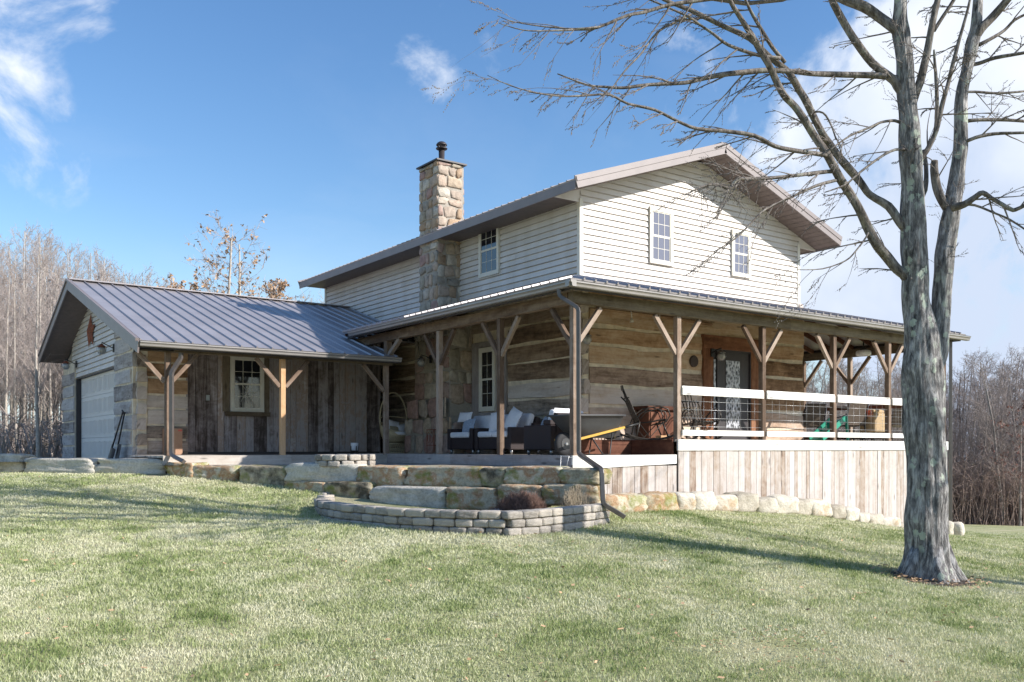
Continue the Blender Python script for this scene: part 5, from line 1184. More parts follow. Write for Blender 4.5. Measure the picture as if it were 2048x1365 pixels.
def slide():
    a, b = bY(1632, 872, -.5), bY(1676, 835, -.5); t = empty('toy_slide', (a.x, -.5, ZU), 'green plastic toy slide behind the railing between two porch posts', 'slide'); z0 = ZU+.04
    P_ = [Vector((a.x, -.5, z0)), Vector((a.x+.12, -.5, z0+.06)), Vector((b.x-.05, -.5, ZU+.50)), Vector((b.x+.08, -.5, ZU+.53))]
    part('chute', 'green_plastic', t, lambda m: [m.bar(p_, q_, .34, .03) for p_, q_ in zip(P_, P_[1:])])
    for s_ in (-1, 1):
        part('side_wall', 'green_plastic', t, lambda m: [m.bar(p_+Vector((0, s_*.18, .04)), q_+Vector((0, s_*.18, .04)), .025, .13) for p_, q_ in zip(P_, P_[1:])])
        part('ladder_leg', 'green_plastic', t, lambda m: m.bar((b.x+.14, -.5+s_*.18, ZU), (b.x+.07, -.5+s_*.18, ZU+.62), .05, .05))
slide()
# trellis wire at the deck corner
def trellis():
    o = bd(1140, 945, 13.15); t = MB(); pts = [bd(x, y, 13.1) for x, y in ((1122, 912), (1120, 975), (1138, 913), (1133, 938), (1121, 935), (1158, 937), (1121, 912), (1160, 918))]
    for a, b in ((0, 1), (2, 3), (4, 5), (6, 7)): t.tube([pts[a], (pts[a]+pts[b])/2+Vector((.01, .02, 0)), pts[b]], .005, 4)
    tag(t.build('plant_support', 'wire', loc=o), 'bent white wire plant support in front of the deck corner', 'plant support')
trellis()
#</OBJECTS>
#<PLANTS>
# ------------------------------------------------------------------ the big bare tree
TD = 10.5
def tp(px, py, dd=0): return bd(px, py, TD+dd)
btree = empty('bare_tree', tuple(bd(1858, 1158, TD)), 'large bare two-stemmed tree with lichen-spotted bark on the lawn right of the house', 'tree')
tr = random.Random(21)
def smooth(pts, k=3):
    P_ = [Vector(p[:3]) for p in pts]; r_ = [p[3] for p in pts]; O_ = []; Ro = []
    for i in range(len(P_)-1):
        p0, p1, p2, p3 = P_[max(i-1, 0)], P_[i], P_[i+1], P_[min(i+2, len(P_)-1)]
        for j in range(k):
            t = j/k; O_.append(.5*((2*p1)+(-p0+p2)*t+(2*p0-5*p1+4*p2-p3)*t*t+(-p0+3*p1-3*p2+p3)*t**3)); Ro.append(r_[i]*(1-t)+r_[i+1]*t)
    O_.append(P_[-1]); Ro.append(r_[-1]); return O_, Ro
def limb(name, pts, parent=btree, mat='bark', n=10, rough=.12, k=3, dd=0):
    q = []
    for p in pts:
        px, py, r_ = p[:3]; d = (p[3] if len(p) > 3 else 0)+dd; v = tp(px, py, d); q.append((v.x, v.y, v.z, (.93 if py > 700 else .84)*r_*(TD+d)/f))
    P_, r_ = smooth(q, k); m = MB(); m.tube(P_, r_, n, rough=rough, seed=tr.random()*50); o = m.build(name, mat, parent); return P_, r_
limb('trunk', [(1858, 1185, 62), (1858, 1160, 55), (1856, 1128, 47), (1854, 1085, 42.5), (1852, 1020, 40.5), (1852, 960, 40), (1851, 880, 40), (1847, 800, 41), (1845, 740, 42), (1844, 690, 40), (1838, 650, 34), (1833, 600, 30),
    (1830, 540, 29), (1828, 480, 28), (1826, 420, 26), (1825, 370, 24), (1822, 320, 25), (1820, 270, 23), (1816, 220, 21.5), (1812, 170, 20), (1808, 120, 19), (1803, 70, 20), (1800, 40, 17), (1801, 0, 14), (1803, -60, 12), (1812, -140, 10)], n=72, rough=.135, k=9)
stem, stemr = limb('stem', [(1862, 760, 20, .05), (1874, 700, 24, .1), (1880, 640, 22, .1), (1885, 580, 22.5, .1), (1889, 520, 22, .1), (1897, 460, 21, .15), (1905, 410, 20, .15), (1914, 350, 17, .2), (1920, 300, 16.5, .2), (1922, 250, 15, .2),
    (1923, 190, 13, .2), (1934, 140, 12, .2), (1944, 90, 15, .25), (1952, 55, 12, .25), (1956, 0, 11, .3), (1962, -80, 9, .4), (1975, -180, 6, .5)], n=48, rough=.135, k=7)
for a in range(5):                                        # root flare
    an = a*1.26+.3; b0 = bd(1858, 1158, TD); m = MB(); m.tube([b0+Vector((math.cos(an)*.12, math.sin(an)*.12, .42)), b0+Vector((math.cos(an)*.24, math.sin(an)*.24, .12)), b0+Vector((math.cos(an)*.42, math.sin(an)*.42, -.10))], [.10, .10, .05], 10, rough=.2, seed=a); m.build('root', 'bark', btree)
L_ = []
L_.append(limb('limb', mat='bark_branch', pts=[(1832, 590, 15), (1812, 552, 14.5), (1795, 540, 12), (1775, 515, 12), (1754, 490, 11.5, -.1), (1735, 455, 11, -.1), (1718, 418, 10.5, -.2), (1700, 388, 10, -.2), (1681, 359, 10, -.3), (1654, 309, 9.5, -.4), (1630, 275, 9, -.4), (1609, 241, 9, -.5), (1590, 214, 8.5, -.5), (1568, 191, 8, -.6), (1550, 157, 8, -.6), (1536, 127, 8, -.7), (1518, 98, 7.5, -.7), (1504, 73, 7, -.8), (1480, 35, 6, -.9), (1459, 0, 5.5, -1), (1435, -60, 4, -1.1), (1400, -130, 2, -1.2)], n=12))
L_.append(limb('limb', mat='bark_branch', pts=[(1826, 480, 14), (1812, 458, 12), (1800, 445, 10), (1777, 413, 9.5, .05), (1740, 390, 8.5, .1), (1725, 370, 8.5, .1), (1709, 350, 9, .1), (1681, 318, 9, 0), (1660, 290, 9, 0), (1645, 268, 8.5, -.1), (1628, 236, 9, -.1), (1613, 204, 9, -.2), (1598, 180, 8.5, -.2), (1586, 159, 8, -.3), (1572, 140, 7, -.3), (1540, 115, 6.5, -.4), (1500, 78, 6.5, -.5), (1445, 52, 6, -.6), (1400, 30, 5.5, -.7), (1379, 20, 5, -.7), (1329, 0, 4.5, -.8), (1280, -30, 3, -.9)], n=12))
L_.append(limb('limb', mat='bark_branch', pts=[(1815, 200, 12), (1795, 172, 11), (1786, 160, 10), (1745, 127, 9.5), (1713, 86, 9, -.1), (1690, 50, 8.5, -.1), (1668, 9, 8, -.2), (1650, -30, 7, -.2), (1600, -110, 4, -.4)], n=12))
L_.append(limb('limb', mat='bark_branch', pts=[(1806, 110, 15), (1796, 68, 13), (1785, 54, 12), (1759, 35, 12, .1), (1727, 14, 12, .1), (1681, -4, 11, .2), (1620, -40, 8, .3), (1540, -90, 5, .4)], n=12))
thin = [
 [(1795, 158, 6), (1759, 152, 6.5), (1695, 150, 6), (1627, 148, 5.5, -.2), (1590, 144, 5, -.3), (1536, 141, 5.5, -.4), (1491, 145, 5.5, -.5), (1443, 150, 5, -.6), (1400, 159, 4.5, -.6), (1370, 166, 4, -.7), (1297, 170, 3.5, -.8), (1247, 176, 3, -.9), (1209, 174, 2.5, -.9), (1174, 170, 2, -1), (1115, 148, 1.2, -1.1)],
 [(1656, 312, 5, -.4), (1632, 308, 4.5, -.5), (1591, 302, 4.5, -.6), (1550, 293, 4.5, -.7), (1509, 272, 4, -.8), (1450, 263, 3.8, -.9), (1394, 258, 3.4, -1), (1356, 243, 3, -1.1), (1309, 220, 3, -1.2), (1256, 208, 2.6, -1.3), (1218, 190, 2.3, -1.4), (1165, 192, 2.1, -1.5), (1124, 193, 1.6, -1.6), (1071, 186, 1.4, -1.7), (1019, 171, 1, -1.8), (975, 151, .6, -1.9)],
 [(1673, 343, 4.5, -.3), (1640, 345, 4, -.4), (1604, 350, 4, -.6), (1550, 356, 3.6, -.8), (1500, 358, 3.5, -.9), (1475, 359, 3.4, -1), (1458, 377, 3, -1.05), (1436, 370, 2.6, -1.1), (1410, 372, 2, -1.2), (1380, 385, 1, -1.3)],
 [(1677, 360, 3.5, -.3), (1632, 372, 3, -.5), (1582, 395, 2.4, -.7), (1532, 418, 2.2, -.9), (1504, 445, 2, -1), (1470, 478, 1.6, -1.1), (1427, 504, .9, -1.2)],
 [(1460, -6, 4, -1), (1408, 0, 4, -1.1), (1341, 10, 3.8, -1.2), (1288, 25, 3.6, -1.3), (1253, 32, 3.3, -1.4), (1194, 56, 2.9, -1.5), (1147, 60, 2.4, -1.6), (1100, 62, 1.8, -1.7), (1048, 61, 1.2, -1.8), (998, 47, .6, -1.9)],
 [(1200, 54, 2, -1.5), (1150, 58, 1.6, -1.6), (1092, 54, 1.4, -1.6), (1027, 44, 1, -1.7), (995, 32, .6, -1.8)],
 [(1381, 30, 3, -.8), (1350, 45, 2.6, -.9), (1320, 61, 2.4, -1), (1300, 83, 2.2, -1), (1282, 108, 2, -1.1), (1253, 138, 1.8, -1.2), (1229, 170, 1.3, -1.2), (1215, 195, .7, -1.3)],
 [(1560, 117, 4, -.6), (1517, 111, 3.6, -.7), (1458, 91, 3.4, -.8), (1429, 70, 3, -.9), (1400, 50, 2.6, -.9), (1373, 32, 2.4, -1), (1300, 0, 1.6, -1.1)],
 [(1820, 290, 10), (1822, 240, 9), (1824, 213, 8), (1832, 185, 8), (1840, 163, 8), (1848, 130, 7.5), (1854, 104, 7.5), (1862, 60, 7), (1872, 14, 6.5), (1885, -40, 5), (1900, -120, 3)],
 [(1868, 62, 4), (1885, 35, 4), (1908, 0, 3.5), (1940, -60, 2)],
 [(1836, 330, 7), (1846, 312, 6), (1856, 298, 5.5), (1872, 263, 5), (1880, 230, 4.5), (1886, 204, 4.5), (1896, 170, 4), (1904, 136, 4), (1912, 105, 3.6), (1918, 82, 3.4), (1930, 40, 3), (1940, 0, 2.6), (1950, -60, 1.5)],
 [(1871, 262, 4), (1874, 218, 4), (1872, 160, 3.6), (1869, 120, 3), (1868, 100, 2)],
 [(1936, 242, 4, .2), (1960, 240, 3.6, .2), (2000, 240, 3.4, .3), (2048, 243, 3, .4), (2110, 250, 2, .5)],
 [(1920, 290, 4, .2), (1950, 276, 3.5, .1), (1990, 268, 3.2, .1), (2048, 266, 3, 0), (2120, 262, 2, 0)],
 [(1924, 185, 3, .2), (1950, 184, 2.6, .3), (1995, 187, 2.4, .4), (2048, 183, 2, .5)],
 [(1936, 130, 4.5, .2), (1958, 127, 4, .2), (1990, 116, 3.8, .1), (2048, 106, 3.2, 0), (2120, 90, 2, 0)],
 [(1958, 90, 4, .2), (1985, 76, 3.6, .2), (2010, 60, 3.2, .3), (2030, 40, 3, .3), (2060, 25, 2.4, .4)],
 [(1945, 84, 9, .25), (1962, 58, 9, .2), (1985, 35, 8.5, .2), (2015, 0, 8, .1), (2060, -60, 6, 0)],
 [(1900, 425, 10, .15), (1885, 402, 9, .15), (1874, 375, 8.5, .2), (1868, 340, 8, .2), (1869, 322, 7, .2)],
 [(1905, 415, 9, -.1), (1929, 409, 7, -.2), (1950, 395, 6, -.25), (1965, 386, 5.5, -.3), (1982, 396, 4.5, -.3), (1999, 406, 4.2, -.35), (2020, 418, 4, -.4), (2031, 420, 4, -.4), (2060, 408, 3.4, -.5), (2110, 400, 2, -.6)],
 [(1925, 410, 3, -.2), (1950, 411, 2.6, -.2), (1990, 427, 2.2, -.3), (2020, 440, 2, -.3), (2060, 466, 1.6, -.4)],
 [(1738, 462, 2.5, -.1), (1732, 475, 2, -.2), (1712, 502, 1.8, -.4), (1691, 522, 1.5, -.5), (1645, 538, 1.2, -.7), (1595, 540, .7, -.9)],
 [(1808, 250, 3.5), (1790, 242, 3), (1762, 245, 2.6, -.2), (1740, 255, 2.4, -.3), (1700, 272, 2, -.5), (1660, 300, 1.4, -.7)],
 [(1818, 300, 4), (1790, 300, 3, -.2), (1760, 315, 2.6, -.3), (1720, 345, 2.2, -.5), (1690, 370, 1.8, -.6), (1650, 385, 1, -.7)],
 [(1570, 125, 4, -.4), (1545, 95, 4, -.5), (1520, 55, 3.6, -.6), (1500, 20, 3, -.7), (1482, -20, 2, -.8)],
 [(1640, 258, 3, -.3), (1625, 228, 2.4, -.5), (1646, 226, 2, -.6), (1662, 250, 1.8, -.6), (1672, 280, 1.2, -.7)],
 [(1830, 420, 4, .2), (1850, 380, 5, .3), (1852, 330, 4.5, .4), (1846, 300, 3.5, .4)],
]
TW = []
def smooth_only(pts, k=3):
    q = []
    for p in pts:
        d = p[3] if len(p) > 3 else 0; v = tp(p[0], p[1], d); q.append((v.x, v.y, v.z, p[2]*(TD+d)/f))
    return smooth(q, k)
for t_ in thin:
    P_, r_ = smooth_only(t_); m = MB(); m.tube(P_, r_, 7, rough=.12, seed=tr.random()*9); m.build('branch', 'bark_branch', btree); TW.append((P_, r_))
screenR = Vector((R[0], R[1], 0)); view = Vector((V[0], V[1], 0)); up3 = Vector((0, 0, 1))
def rv(r): return Vector((r.gauss(0, 1), r.gauss(0, 1), r.gauss(0, 1))).normalized()
def twig(m, p, d, L, r0, r, bias, lvl=1):
    n = 5; pts = [Vector(p)]; dd = Vector(d).normalized()
    for i in range(n):
        dd = (dd+bias*.10+rv(r)*.08).normalized(); pts.append(pts[-1]+dd*L/n)
    m.tube(pts, [r0*(1-.8*i/n) for i in range(n+1)], 4 if lvl == 1 else 3, cap=False)
    if lvl < 3:
        for i in range(1, n+1):
            if r.random() < .62: twig(m, pts[i]*.5+pts[i-1]*.5, (dd*.9+rv(r)*.6+bias*.25), L*r.uniform(.25, .5), r0*.5, r, bias, lvl+1)
    if lvl >= 2:
        for i in range(1, n): q = pts[i]; m.obox(q+rv(r)*.003, (.0028, 0, 0), (0, .0026, 0), (0, 0, .0045), .5)   # buds
m = MB(); bias = (-screenR*.75-up3*.62+view*.1).normalized()
def wrap(P_, r_, space, lmin, lmax, rthin, prob=1.):
    s = 0
    for i in range(1, len(P_)):
        s += (P_[i]-P_[i-1]).length
        if s > space and r_[i] < rthin:
            s = 0
            if tr.random() < prob:
                t = (P_[i]-P_[i-1]).normalized(); b2 = bias if t.dot(screenR) < .3 else (screenR*.6+up3*.15)
                sidev = rv(tr); sidev = (sidev-t*sidev.dot(t)).normalized()
                twig(m, P_[i], t*.45+sidev*.6+b2*.45, tr.uniform(lmin, lmax), min(r_[i]*.55, .011), tr, b2*.6)
for P_, r_ in TW: wrap(P_, r_, .19, .25, .75, .05, .9)
for P_, r_ in L_: wrap(P_, r_, .26, .3, .8, .08, .85)
# the tangle of pale twigs hanging before the gable
for k in range(46):
    c = tp(tr.uniform(1395, 1520), tr.uniform(335, 395), -1.05+tr.uniform(-.3, .3)); twig(m, c, rv(tr)+bias*.2, tr.uniform(.15, .5), .005, tr, bias*.4, 2)
P_, r_ = limb('trunk_twigs', [(1826, 420, 3), (1826, 400, 3)], n=4); 
for k in range(60):                                      # short shoots off the main stems
    px, py = tr.choice(((1828, 520), (1822, 330), (1816, 240), (1810, 140), (1804, 60), (1893, 500), (1908, 400), (1920, 290), (1930, 150))); c = tp(px+tr.uniform(-8, 8), py+tr.uniform(-40, 40), -.12)
    twig(m, c, rv(tr)*.8-view*.4+up3*.3, tr.uniform(.1, .4), .004, tr, up3*.2, 2)
# the part of the crown above the frame
for k in range(26):
    base_ = tp(tr.choice((1803, 1962, 1681, 1600, 1890, 2040, 1435, 1340)), tr.uniform(-130, -20), tr.uniform(-.6, .6)); d = (rv(tr)*.8+up3*.8+bias*.2).normalized(); L = tr.uniform(1.2, 3.0)
    pts = [base_]; 
    for i in range(6): d = (d+rv(tr)*.18+up3*.08).normalized(); pts.append(pts[-1]+d*L/6)
    rr = [.035*(1-.8*i/6) for i in range(7)]; m.tube(pts, rr, 6, cap=False)
    for i in range(1, 7): twig(m, pts[i], d+rv(tr)*.9, tr.uniform(.4, 1.1), .009, tr, up3*.1, 1); twig(m, pts[i], d+rv(tr)*.9, tr.uniform(.4, 1.1), .009, tr, up3*.1, 1)
m.build('twigs', 'twig', btree)
# ------------------------------------------------------------------ woods
def grow(seed, H, r0, nb=20, lean=.03, low=.35, up=.9, dens=7, spread=.30, leaf=None, mt='bark_wood', mw='twig_wood', name='woodland_tree', forks=1, group=None, label=None, cat='tree'):
    r = random.Random(seed); t = empty(name, (0, 0, 0), label, cat, group); mt_, mc = MB(), MB(); ml = MB()
    for fk in range(forks):
        p = Vector((fk*.25-(forks-1)*.12, 0, -.4)); d = Vector((r.gauss(0, lean)+(fk-(forks-1)/2)*.10, r.gauss(0, lean), 1)).normalized(); pts = [p]; n = 9
        for i in range(n): d = (d+Vector((r.gauss(0, .035), r.gauss(0, .035), .02))).normalized(); pts.append(pts[-1]+d*(H+.4)/n)
        rs = [r0*(1-.9*(i/n)**.9)+.012 for i in range(n+1)]; mt_.tube(pts, rs, 6, cap=False)
        for b in range(nb):
            h = low+(1-low)*(b+r.random())/nb; k = min(int(h*n), n-1); q = pts[k].lerp(pts[k+1], h*n-k); az = r.uniform(0, 6.28)
            bl_ = H*spread*(1.15-h)*r.uniform(.6, 1.2)+.5; bd_ = Vector((math.cos(az), math.sin(az), up*r.uniform(.6, 1.4))).normalized(); bp = [q]
            for i in range(4): bd_ = (bd_+rv(r)*.13+Vector((0, 0, .07))).normalized(); bp.append(bp[-1]+bd_*bl_/4)
            br = max(.012, r0*.32*(1.1-h)); mc.tube(bp, [br, br*.75, br*.5, br*.35, .006], 3, cap=False)
            for s_ in range(dens):
                u = r.uniform(.15, 1); i = min(int(u*4), 3); q2 = bp[i].lerp(bp[i+1], u*4-i); d2 = (bd_*.7+rv(r)*.7+Vector((0, 0, .2))).normalized(); l2 = bl_*r.uniform(.2, .5)
                e = q2+d2*l2*.5; e2 = e+(d2+rv(r)*.25).normalized()*l2*.5; mc.tube([q2, e, e2], [.010, .008, .004], 3, cap=False)
                for z_ in range(4):
                    a = q2.lerp(e2, r.uniform(.2, 1)); b_ = a+(d2*.6+rv(r)*.8).normalized()*l2*r.uniform(.3, .6); mc.tube([a, b_], [.006, .003], 3, cap=False)
                    if leaf and r.random() < leaf:
                        for y_ in range(3):
                            c = a.lerp(b_, r.random())+rv(r)*.05; x1 = rv(r)*.075; x2 = rv(r)*.06; ml.quad(c-x1, c+x2, c+x1, c-x2*.4)
    mt_.build('trunk', mt, t); mc.build('branches', mw, t)
    if leaf: ml.build('leaves', 'oak_leaf' if 'oak' in name else 'red_leaf', t)
    return t
wl = random.Random(77)
GL = 'bare trees of the left woods'; LBL = 'slender pale bare tree in the dense woods left of the garage'
protoL = [grow(100+i, 10.5+i*.4, .10+.02*(i % 3), nb=27, low=.24, dens=9, spread=.27, up=1.2, group=GL, label=LBL) for i in range(4)]
usedL = set()
def place(protos, used, x, y, z, rz, sc, sz):
    k = wl.randrange(len(protos))
    if k not in used: used.add(k); o = protos[k]; o.location = (x, y, z); o.rotation_euler = (0, 0, rz); o.scale = (sc, sc, sz); return o
    return tree_copy(protos[k], (x, y, z), rz=rz, sc=(sc, sc, sz))
def topy(px): return float(np.interp(px, [-200, 0, 60, 130, 200, 260, 330, 420, 650], [430, 430, 440, 470, 495, 520, 560, 610, 620]))
for k in range(205):
    row = k % 6; px = -190+wl.random()*560 if k < 185 else wl.uniform(330, 470); d = 27+row*4.2+wl.uniform(-1.5, 1.5)
    g = bd(px, 900, d); z = gz(g.x, g.y); H = (HZ-topy(px))/f*d+EZ-z; s = max(.45, H/12.4*wl.uniform(.80, 1.03))
    place(protoL, usedL, g.x, g.y, z, wl.uniform(0, 6.28), s*.8, s)
for k in range(9):                                       # far tops seen between the wing and the house
    px = 560+k*13; d = 74+wl.uniform(-5, 5); g = bd(px, 900, d); z = gz(g.x, g.y); H = (HZ-wl.uniform(560, 600))/f*d+EZ-z; place(protoL, usedL, g.x, g.y, z, wl.uniform(0, 6), H/12.4*.8, H/12.4)
GRt = 'bare trees of the right woods'; LBR = 'bare brown tree in the woods beyond the lawn, right of the house'
protoR = [grow(200+i, 11+i*.4, .11, nb=26, low=.12, dens=8, spread=.36, up=.85, mt='bark_right', mw='twig_right', group=GRt, label=LBR, forks=1+(i % 2)) for i in range(4)]
usedR = set()
for k in range(120):
    row = k % 5; px = wl.uniform(1540, 2330); d = 60+row*6+wl.uniform(-2.5, 2.5); g = bd(px, 900, d); z = gz(g.x, g.y)
    ty = np.interp(px, [1540, 1700, 1900, 2048, 2300], [700, 715, 735, 700, 640])+wl.uniform(-18, 45); H = (HZ-ty)/f*d+EZ-z; s = H/12.6
    place(protoR, usedR, g.x, g.y, z, wl.uniform(0, 6.28), s*.95, s)
# oak that kept brown leaves, with two lesser ones
ok = grow(401, 9.5, .13, nb=24, low=.2, dens=6, spread=.40, up=.8, leaf=.32, name='oak_tree', label='thin oak with clinging brown leaves standing behind the breezeway roof', forks=2)
g = bd(455, 900, 34); ok.location = (g.x, g.y, gz(g.x, g.y)); ok.scale = (1.05, 1.05, .9)
ok = grow(402, 5.6, .09, nb=22, low=.2, dens=7, spread=.45, up=.7, leaf=1., name='oak_tree', label='low bushy oak full of tan leaves behind the roof, left of the thin oak')
g = bd(385, 900, 31); ok.location = (g.x, g.y, gz(g.x, g.y)+.4)
ok = grow(403, 5.8, .09, nb=24, low=.2, dens=7, spread=.46, up=.7, leaf=1., name='oak_tree', label='low bushy oak full of tan leaves behind the roof, right of the thin oak')
g = bd(525, 900, 31); ok.location = (g.x, g.y, gz(g.x, g.y)+.3)
rl_ = grow(404, 7.5, .09, nb=22, low=.2, dens=6, spread=.4, up=.6, leaf=.5, mt='bark_right', mw='twig_right', name='red_leaved_tree', label='small tree with rusty red leaves at the right photo edge of the woods')
g = bd(2040, 900, 57); rl_.location = (g.x, g.y, gz(g.x, g.y))
o = grow(500, 13, .19, nb=26, low=.22, dens=7, spread=.36, up=.8, mt='bark', mw='twig', name='lawn_tree', label='bare lawn tree outside the right edge of the photo, its shadow crossing the lawn')
g = Vector((C0[0]+V[0]*8.9+R[0]*12.2, C0[1]+V[1]*8.9+R[1]*12.2, 0)); o.location = (g.x, g.y, gz(g.x, g.y))
# thickets
def thicket(name, n, place_, hmin, hmax, mat, seed):
    r = random.Random(seed); m = MB()
    for k in range(n):
        x, y = place_(r); z = gz_fast(x, y)-.1; h = r.uniform(hmin, hmax); az = r.uniform(0, 6.28); ln = r.uniform(.1, .9)*h; dx, dy = math.cos(az)*ln, math.sin(az)*ln
        a = Vector((x, y, z)); b = Vector((x+dx*.35, y+dy*.35, z+h*.65)); c = Vector((x+dx, y+dy, z+h*r.uniform(.75, 1)))
        m.tube([a, b, c], [.022, .014, .006], 3, cap=False)
        for q in range(3): s_ = b.lerp(c, r.random()); m.tube([s_, s_+rv(r)*h*.3], [.010, .004], 3, cap=False)
    return tag(m.build(name, mat), kind='stuff')
_gc = {}
def gz_fast(x, y):
    k = (round(x*.5), round(y*.5))
    if k not in _gc: _gc[k] = gz(k[0]*2, k[1]*2)
    return _gc[k]
def plR(r): g = bd(r.uniform(1500, 2350), 900, r.uniform(57, 74)); return g.x, g.y
def plL(r): g = bd(r.uniform(-160, 420), 900, r.uniform(26, 44)); return g.x, g.y
tag(thicket('thicket', 9500, plR, 1.6, 5.2, 'brush', 5), 'tangled brown brush along the foot of the right woods', 'brush')
tag(thicket('underbrush', 2200, plL, .4, 1.9, 'twig_wood', 6), 'low tan underbrush on the floor of the left woods', 'brush')
def mound(cx, cy, z, rx_, ry_, rz_, n, mat, name, seed, label, thick=.004):
    r = random.Random(seed); m = MB()
    for k in range(n):
        a = r.uniform(0, 6.28); q = r.random()**.5; e = Vector((cx+rx_*q*math.cos(a), cy+ry_*q*math.sin(a), z+rz_*(1-q*q)**.5*r.uniform(.75, 1.05))); s_ = Vector((cx+rx_*q*.5*math.cos(a), cy+ry_*q*.5*math.sin(a), z))
        m.tube([s_, s_.lerp(e, .6)+rv(r)*.02, e], [thick, thick*.8, thick*.5], 3, cap=False)
        for j in range(3): m.tube([e-Vector((0, 0, .04*j)), e+rv(r)*.06], [thick*.6, thick*.3], 3, cap=False)
    return tag(m.build(name, mat, loc=(cx, cy, z)), label, 'plant')
c = bd(1042, 1000, 12.45); mound(c.x, c.y, ZB-.16, .42, .28, .32, 900, 'heather', 'heather_shrub', 4, 'rounded brown dormant shrub in the bed against the boulders')
c = bd(1150, 1000, 12.5); mound(c.x, c.y, ZB-.16, .26, .16, .42, 150, 'driedstem', 'dried_vine', 5, 'pale dried vine stems climbing the mossy boulder below the deck corner', .003)
c = bd(830, 1000, 12.0); mound(c.x, c.y, ZB-.16, .18, .12, .12, 50, 'driedstem', 'dried_stalks', 6, 'few short dried stalks at the bed front left of the centre', .004)
c = bd(992, 1000, 12.1); mound(c.x, c.y, ZB-.16, .14, .10, .08, 120, 'fabric_blue', 'grey_perennial', 7, 'small silvery green perennial left of the brown shrub in the bed', .004)
m = MB(); m.v = rock_mesh(.34, .26, .05, 3, n=4).v; q = rock_mesh(.34, .26, .05, 3, n=4); c = bd(1168, 1006, 12.55); o = q.build('flat_stone', 'sandstone', loc=(0, 0, 0)); o.location = (c.x, c.y, ZB-.09); tag(o, 'thin flat stone slab lying in the bed by the downspout', 'stone')
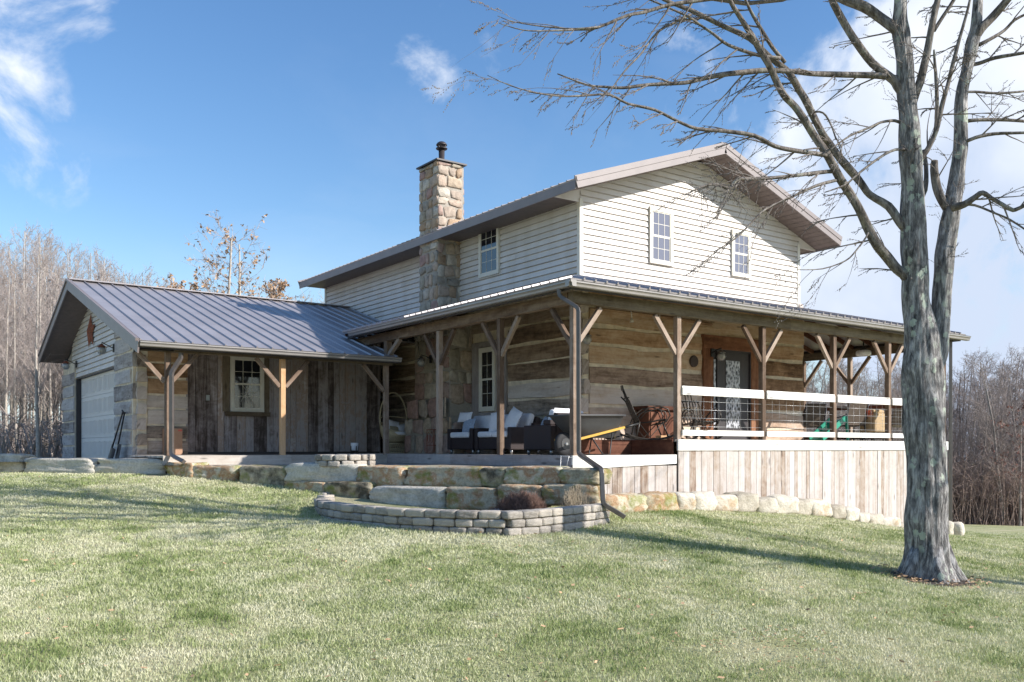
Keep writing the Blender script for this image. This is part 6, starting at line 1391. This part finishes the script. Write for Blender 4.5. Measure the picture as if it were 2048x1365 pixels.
#</PLANTS>
#<GRASS>
# ------------------------------------------------------------------ grass blades and fallen leaves
def grass():
    rg = np.random.default_rng(4); NB = 1150000
    u = rg.random(NB*2); d = 5.2*(34/5.2)**u; lat = (rg.random(NB*2)*1.8-.9)*d       # constant density on the picture
    keep = rg.random(NB*2) < np.clip(.55+.45*(d > 7), 0, 1); d, lat = d[keep][:NB], lat[keep][:NB]
    x = C0[0]+V[0]*d+R[0]*lat; y = C0[1]+V[1]*d+R[1]*lat
    bad = inpoly(x, y, wallpoly)|inpoly(x, y, soilpoly)|((x > PX-.1) & (x < PR+.3) & (y > PY-.08))|inpoly(x, y, dv_)|((x > -7.2) & (x < 0) & (y > 3.5))
    c = bd(1858, 1158, TD); bad |= (np.hypot(x-c.x, y-c.y) < .34+.20*rg.random(len(x)))
    bp_ = bd(1560, 1300, 7.0); wr = rg.random(len(x)); bad |= (np.hypot((x-bp_.x)/.62, (y-bp_.y)/.40) < .35+.75*wr)&(wr < .93)
    x, y, d = x[~bad], y[~bad], d[~bad]; z = hts(np.c_[x, y]); n = len(x)
    print('grass blades', n)
    def vn(sc, seed):
        g = np.random.default_rng(seed).random((256, 256)); X_, Y_ = (x/sc) % 255, (y/sc) % 255; i, j = X_.astype(int), Y_.astype(int); a, b = X_-i, Y_-j; a = a*a*(3-2*a); b = b*b*(3-2*b)
        return g[i, j]*(1-a)*(1-b)+g[i+1, j]*a*(1-b)+g[i, j+1]*(1-a)*b+g[i+1, j+1]*a*b
    patch = .5*vn(.45, 1)+.3*vn(.17, 2)+.2*vn(1.3, 3); tuft = np.clip((vn(.11, 5)-.72)*3.5, 0, 1)
    h = rg.uniform(.008, .026, n)*(.35+1.3*patch)*(1+.9*tuft)*(1+.25*rg.standard_normal(n)).clip(.4, 1.8); wd = (.0006+.00047*d)*rg.uniform(.7, 1.3, n); az = rg.random(n)*6.283; la = rg.random(n)*6.283; ln = h*rg.uniform(.1, 1.1, n)
    bx, by = np.cos(az)*wd, np.sin(az)*wd
    v = np.empty((n, 3, 3)); v[:, 0] = np.c_[x-bx, y-by, z-.006]; v[:, 1] = np.c_[x+bx, y+by, z-.006]; v[:, 2] = np.c_[x+np.cos(la)*ln, y+np.sin(la)*ln, z+h]
    me = D.meshes.new('grass'); me.vertices.add(n*3); me.vertices.foreach_set('co', v.ravel()); me.loops.add(n*3); me.loops.foreach_set('vertex_index', np.arange(n*3)); me.polygons.add(n)
    me.polygons.foreach_set('loop_start', np.arange(0, n*3, 3)); me.polygons.foreach_set('loop_total', np.full(n, 3)); a = me.attributes.new('tone', 'FLOAT', 'FACE'); a.data.foreach_set('value', (.5+(rg.random(n)-.5)*.7+(.5-patch)*1.1-tuft*.35).clip(-.2, 1.2).astype('f'))
    me.materials.append(MAT['grass']); me.update(); me.validate(); o = D.objects.new('grass', me); COL.objects.link(o); tag(o, 'pale winter lawn grass, part green and part straw', 'grass', kind='stuff')
    # leaf litter
    m = MB(); r = random.Random(9)
    def leaf(x, y, s):
        z = gz(x, y)+r.uniform(.015, .05); a = Vector((x, y, z)); p, q = rv(r)*s, rv(r)*s*.7; p.z *= .4; q.z *= .4; m.quad(a-p, a+q, a+p, a-q)
    for k in range(260):
        a = r.uniform(0, 6.28); q = r.uniform(.28, .62); leaf(c.x+math.cos(a)*q*1.15, c.y+math.sin(a)*q, .03)
    for k in range(160):
        a = r.uniform(0, 6.28); q = r.random()**.6*.55; leaf(bp_.x+math.cos(a)*q*1.2, bp_.y+math.sin(a)*q*.8, .016)
    for k in range(700):
        dd = 5.4*(3.0**r.random()); l = r.uniform(-.6, .6)*dd; X_, Y_ = C0[0]+V[0]*dd+R[0]*l, C0[1]+V[1]*dd+R[1]*l
        if not inpoly(np.array([X_]), np.array([Y_]), soilpoly+[])[0] and not inpoly(np.array([X_]), np.array([Y_]), wallpoly)[0] and Y_ < -3.6 or X_ < -8: leaf(X_, Y_, r.uniform(.010, .034))
    for k in range(500):
        t_, s_ = r.random(), r.random(); i = r.randrange(len(bedxy)-1); a = Vector(bedxy[i]).lerp(Vector(bedxy[i+1]), t_); b_ = Vector(soilpoly[-1]).lerp(Vector(soilpoly[-2]), (i+t_)/(len(bedxy)-1)); q = a.lerp(b_, .12+.8*s_)
        z = ZB-.145; p, w_ = rv(r)*.025, rv(r)*.018; p.z *= .4; w_.z *= .4; A_ = Vector((q.x, q.y, z)); m.quad(A_-p, A_+w_, A_+p, A_-w_)
    tag(m.build('leaf_litter', 'oak_leaf'), 'scattered brown fallen leaves on the lawn, bed and tree foot', 'leaves', kind='stuff')
    m = MB(); n = 30; pts = []
    for k in range(n): a = 6.283*k/n; q = .42+.16*noise.noise(Vector((math.cos(a)*2, math.sin(a)*2, 3))); X_, Y_ = c.x+math.cos(a)*q*1.2, c.y+math.sin(a)*q; pts.append((X_, Y_, gz(X_, Y_)+.002))
    i0 = len(m.v); m.v += pts; m.v.append((c.x, c.y, gz(c.x, c.y)+.05))
    for k in range(n): m.face((i0+k, i0+(k+1) % n, i0+n), [(0, 0)]*3, .5)
    struct('tree_soil', m, 'soil')
grass()
#</GRASS>
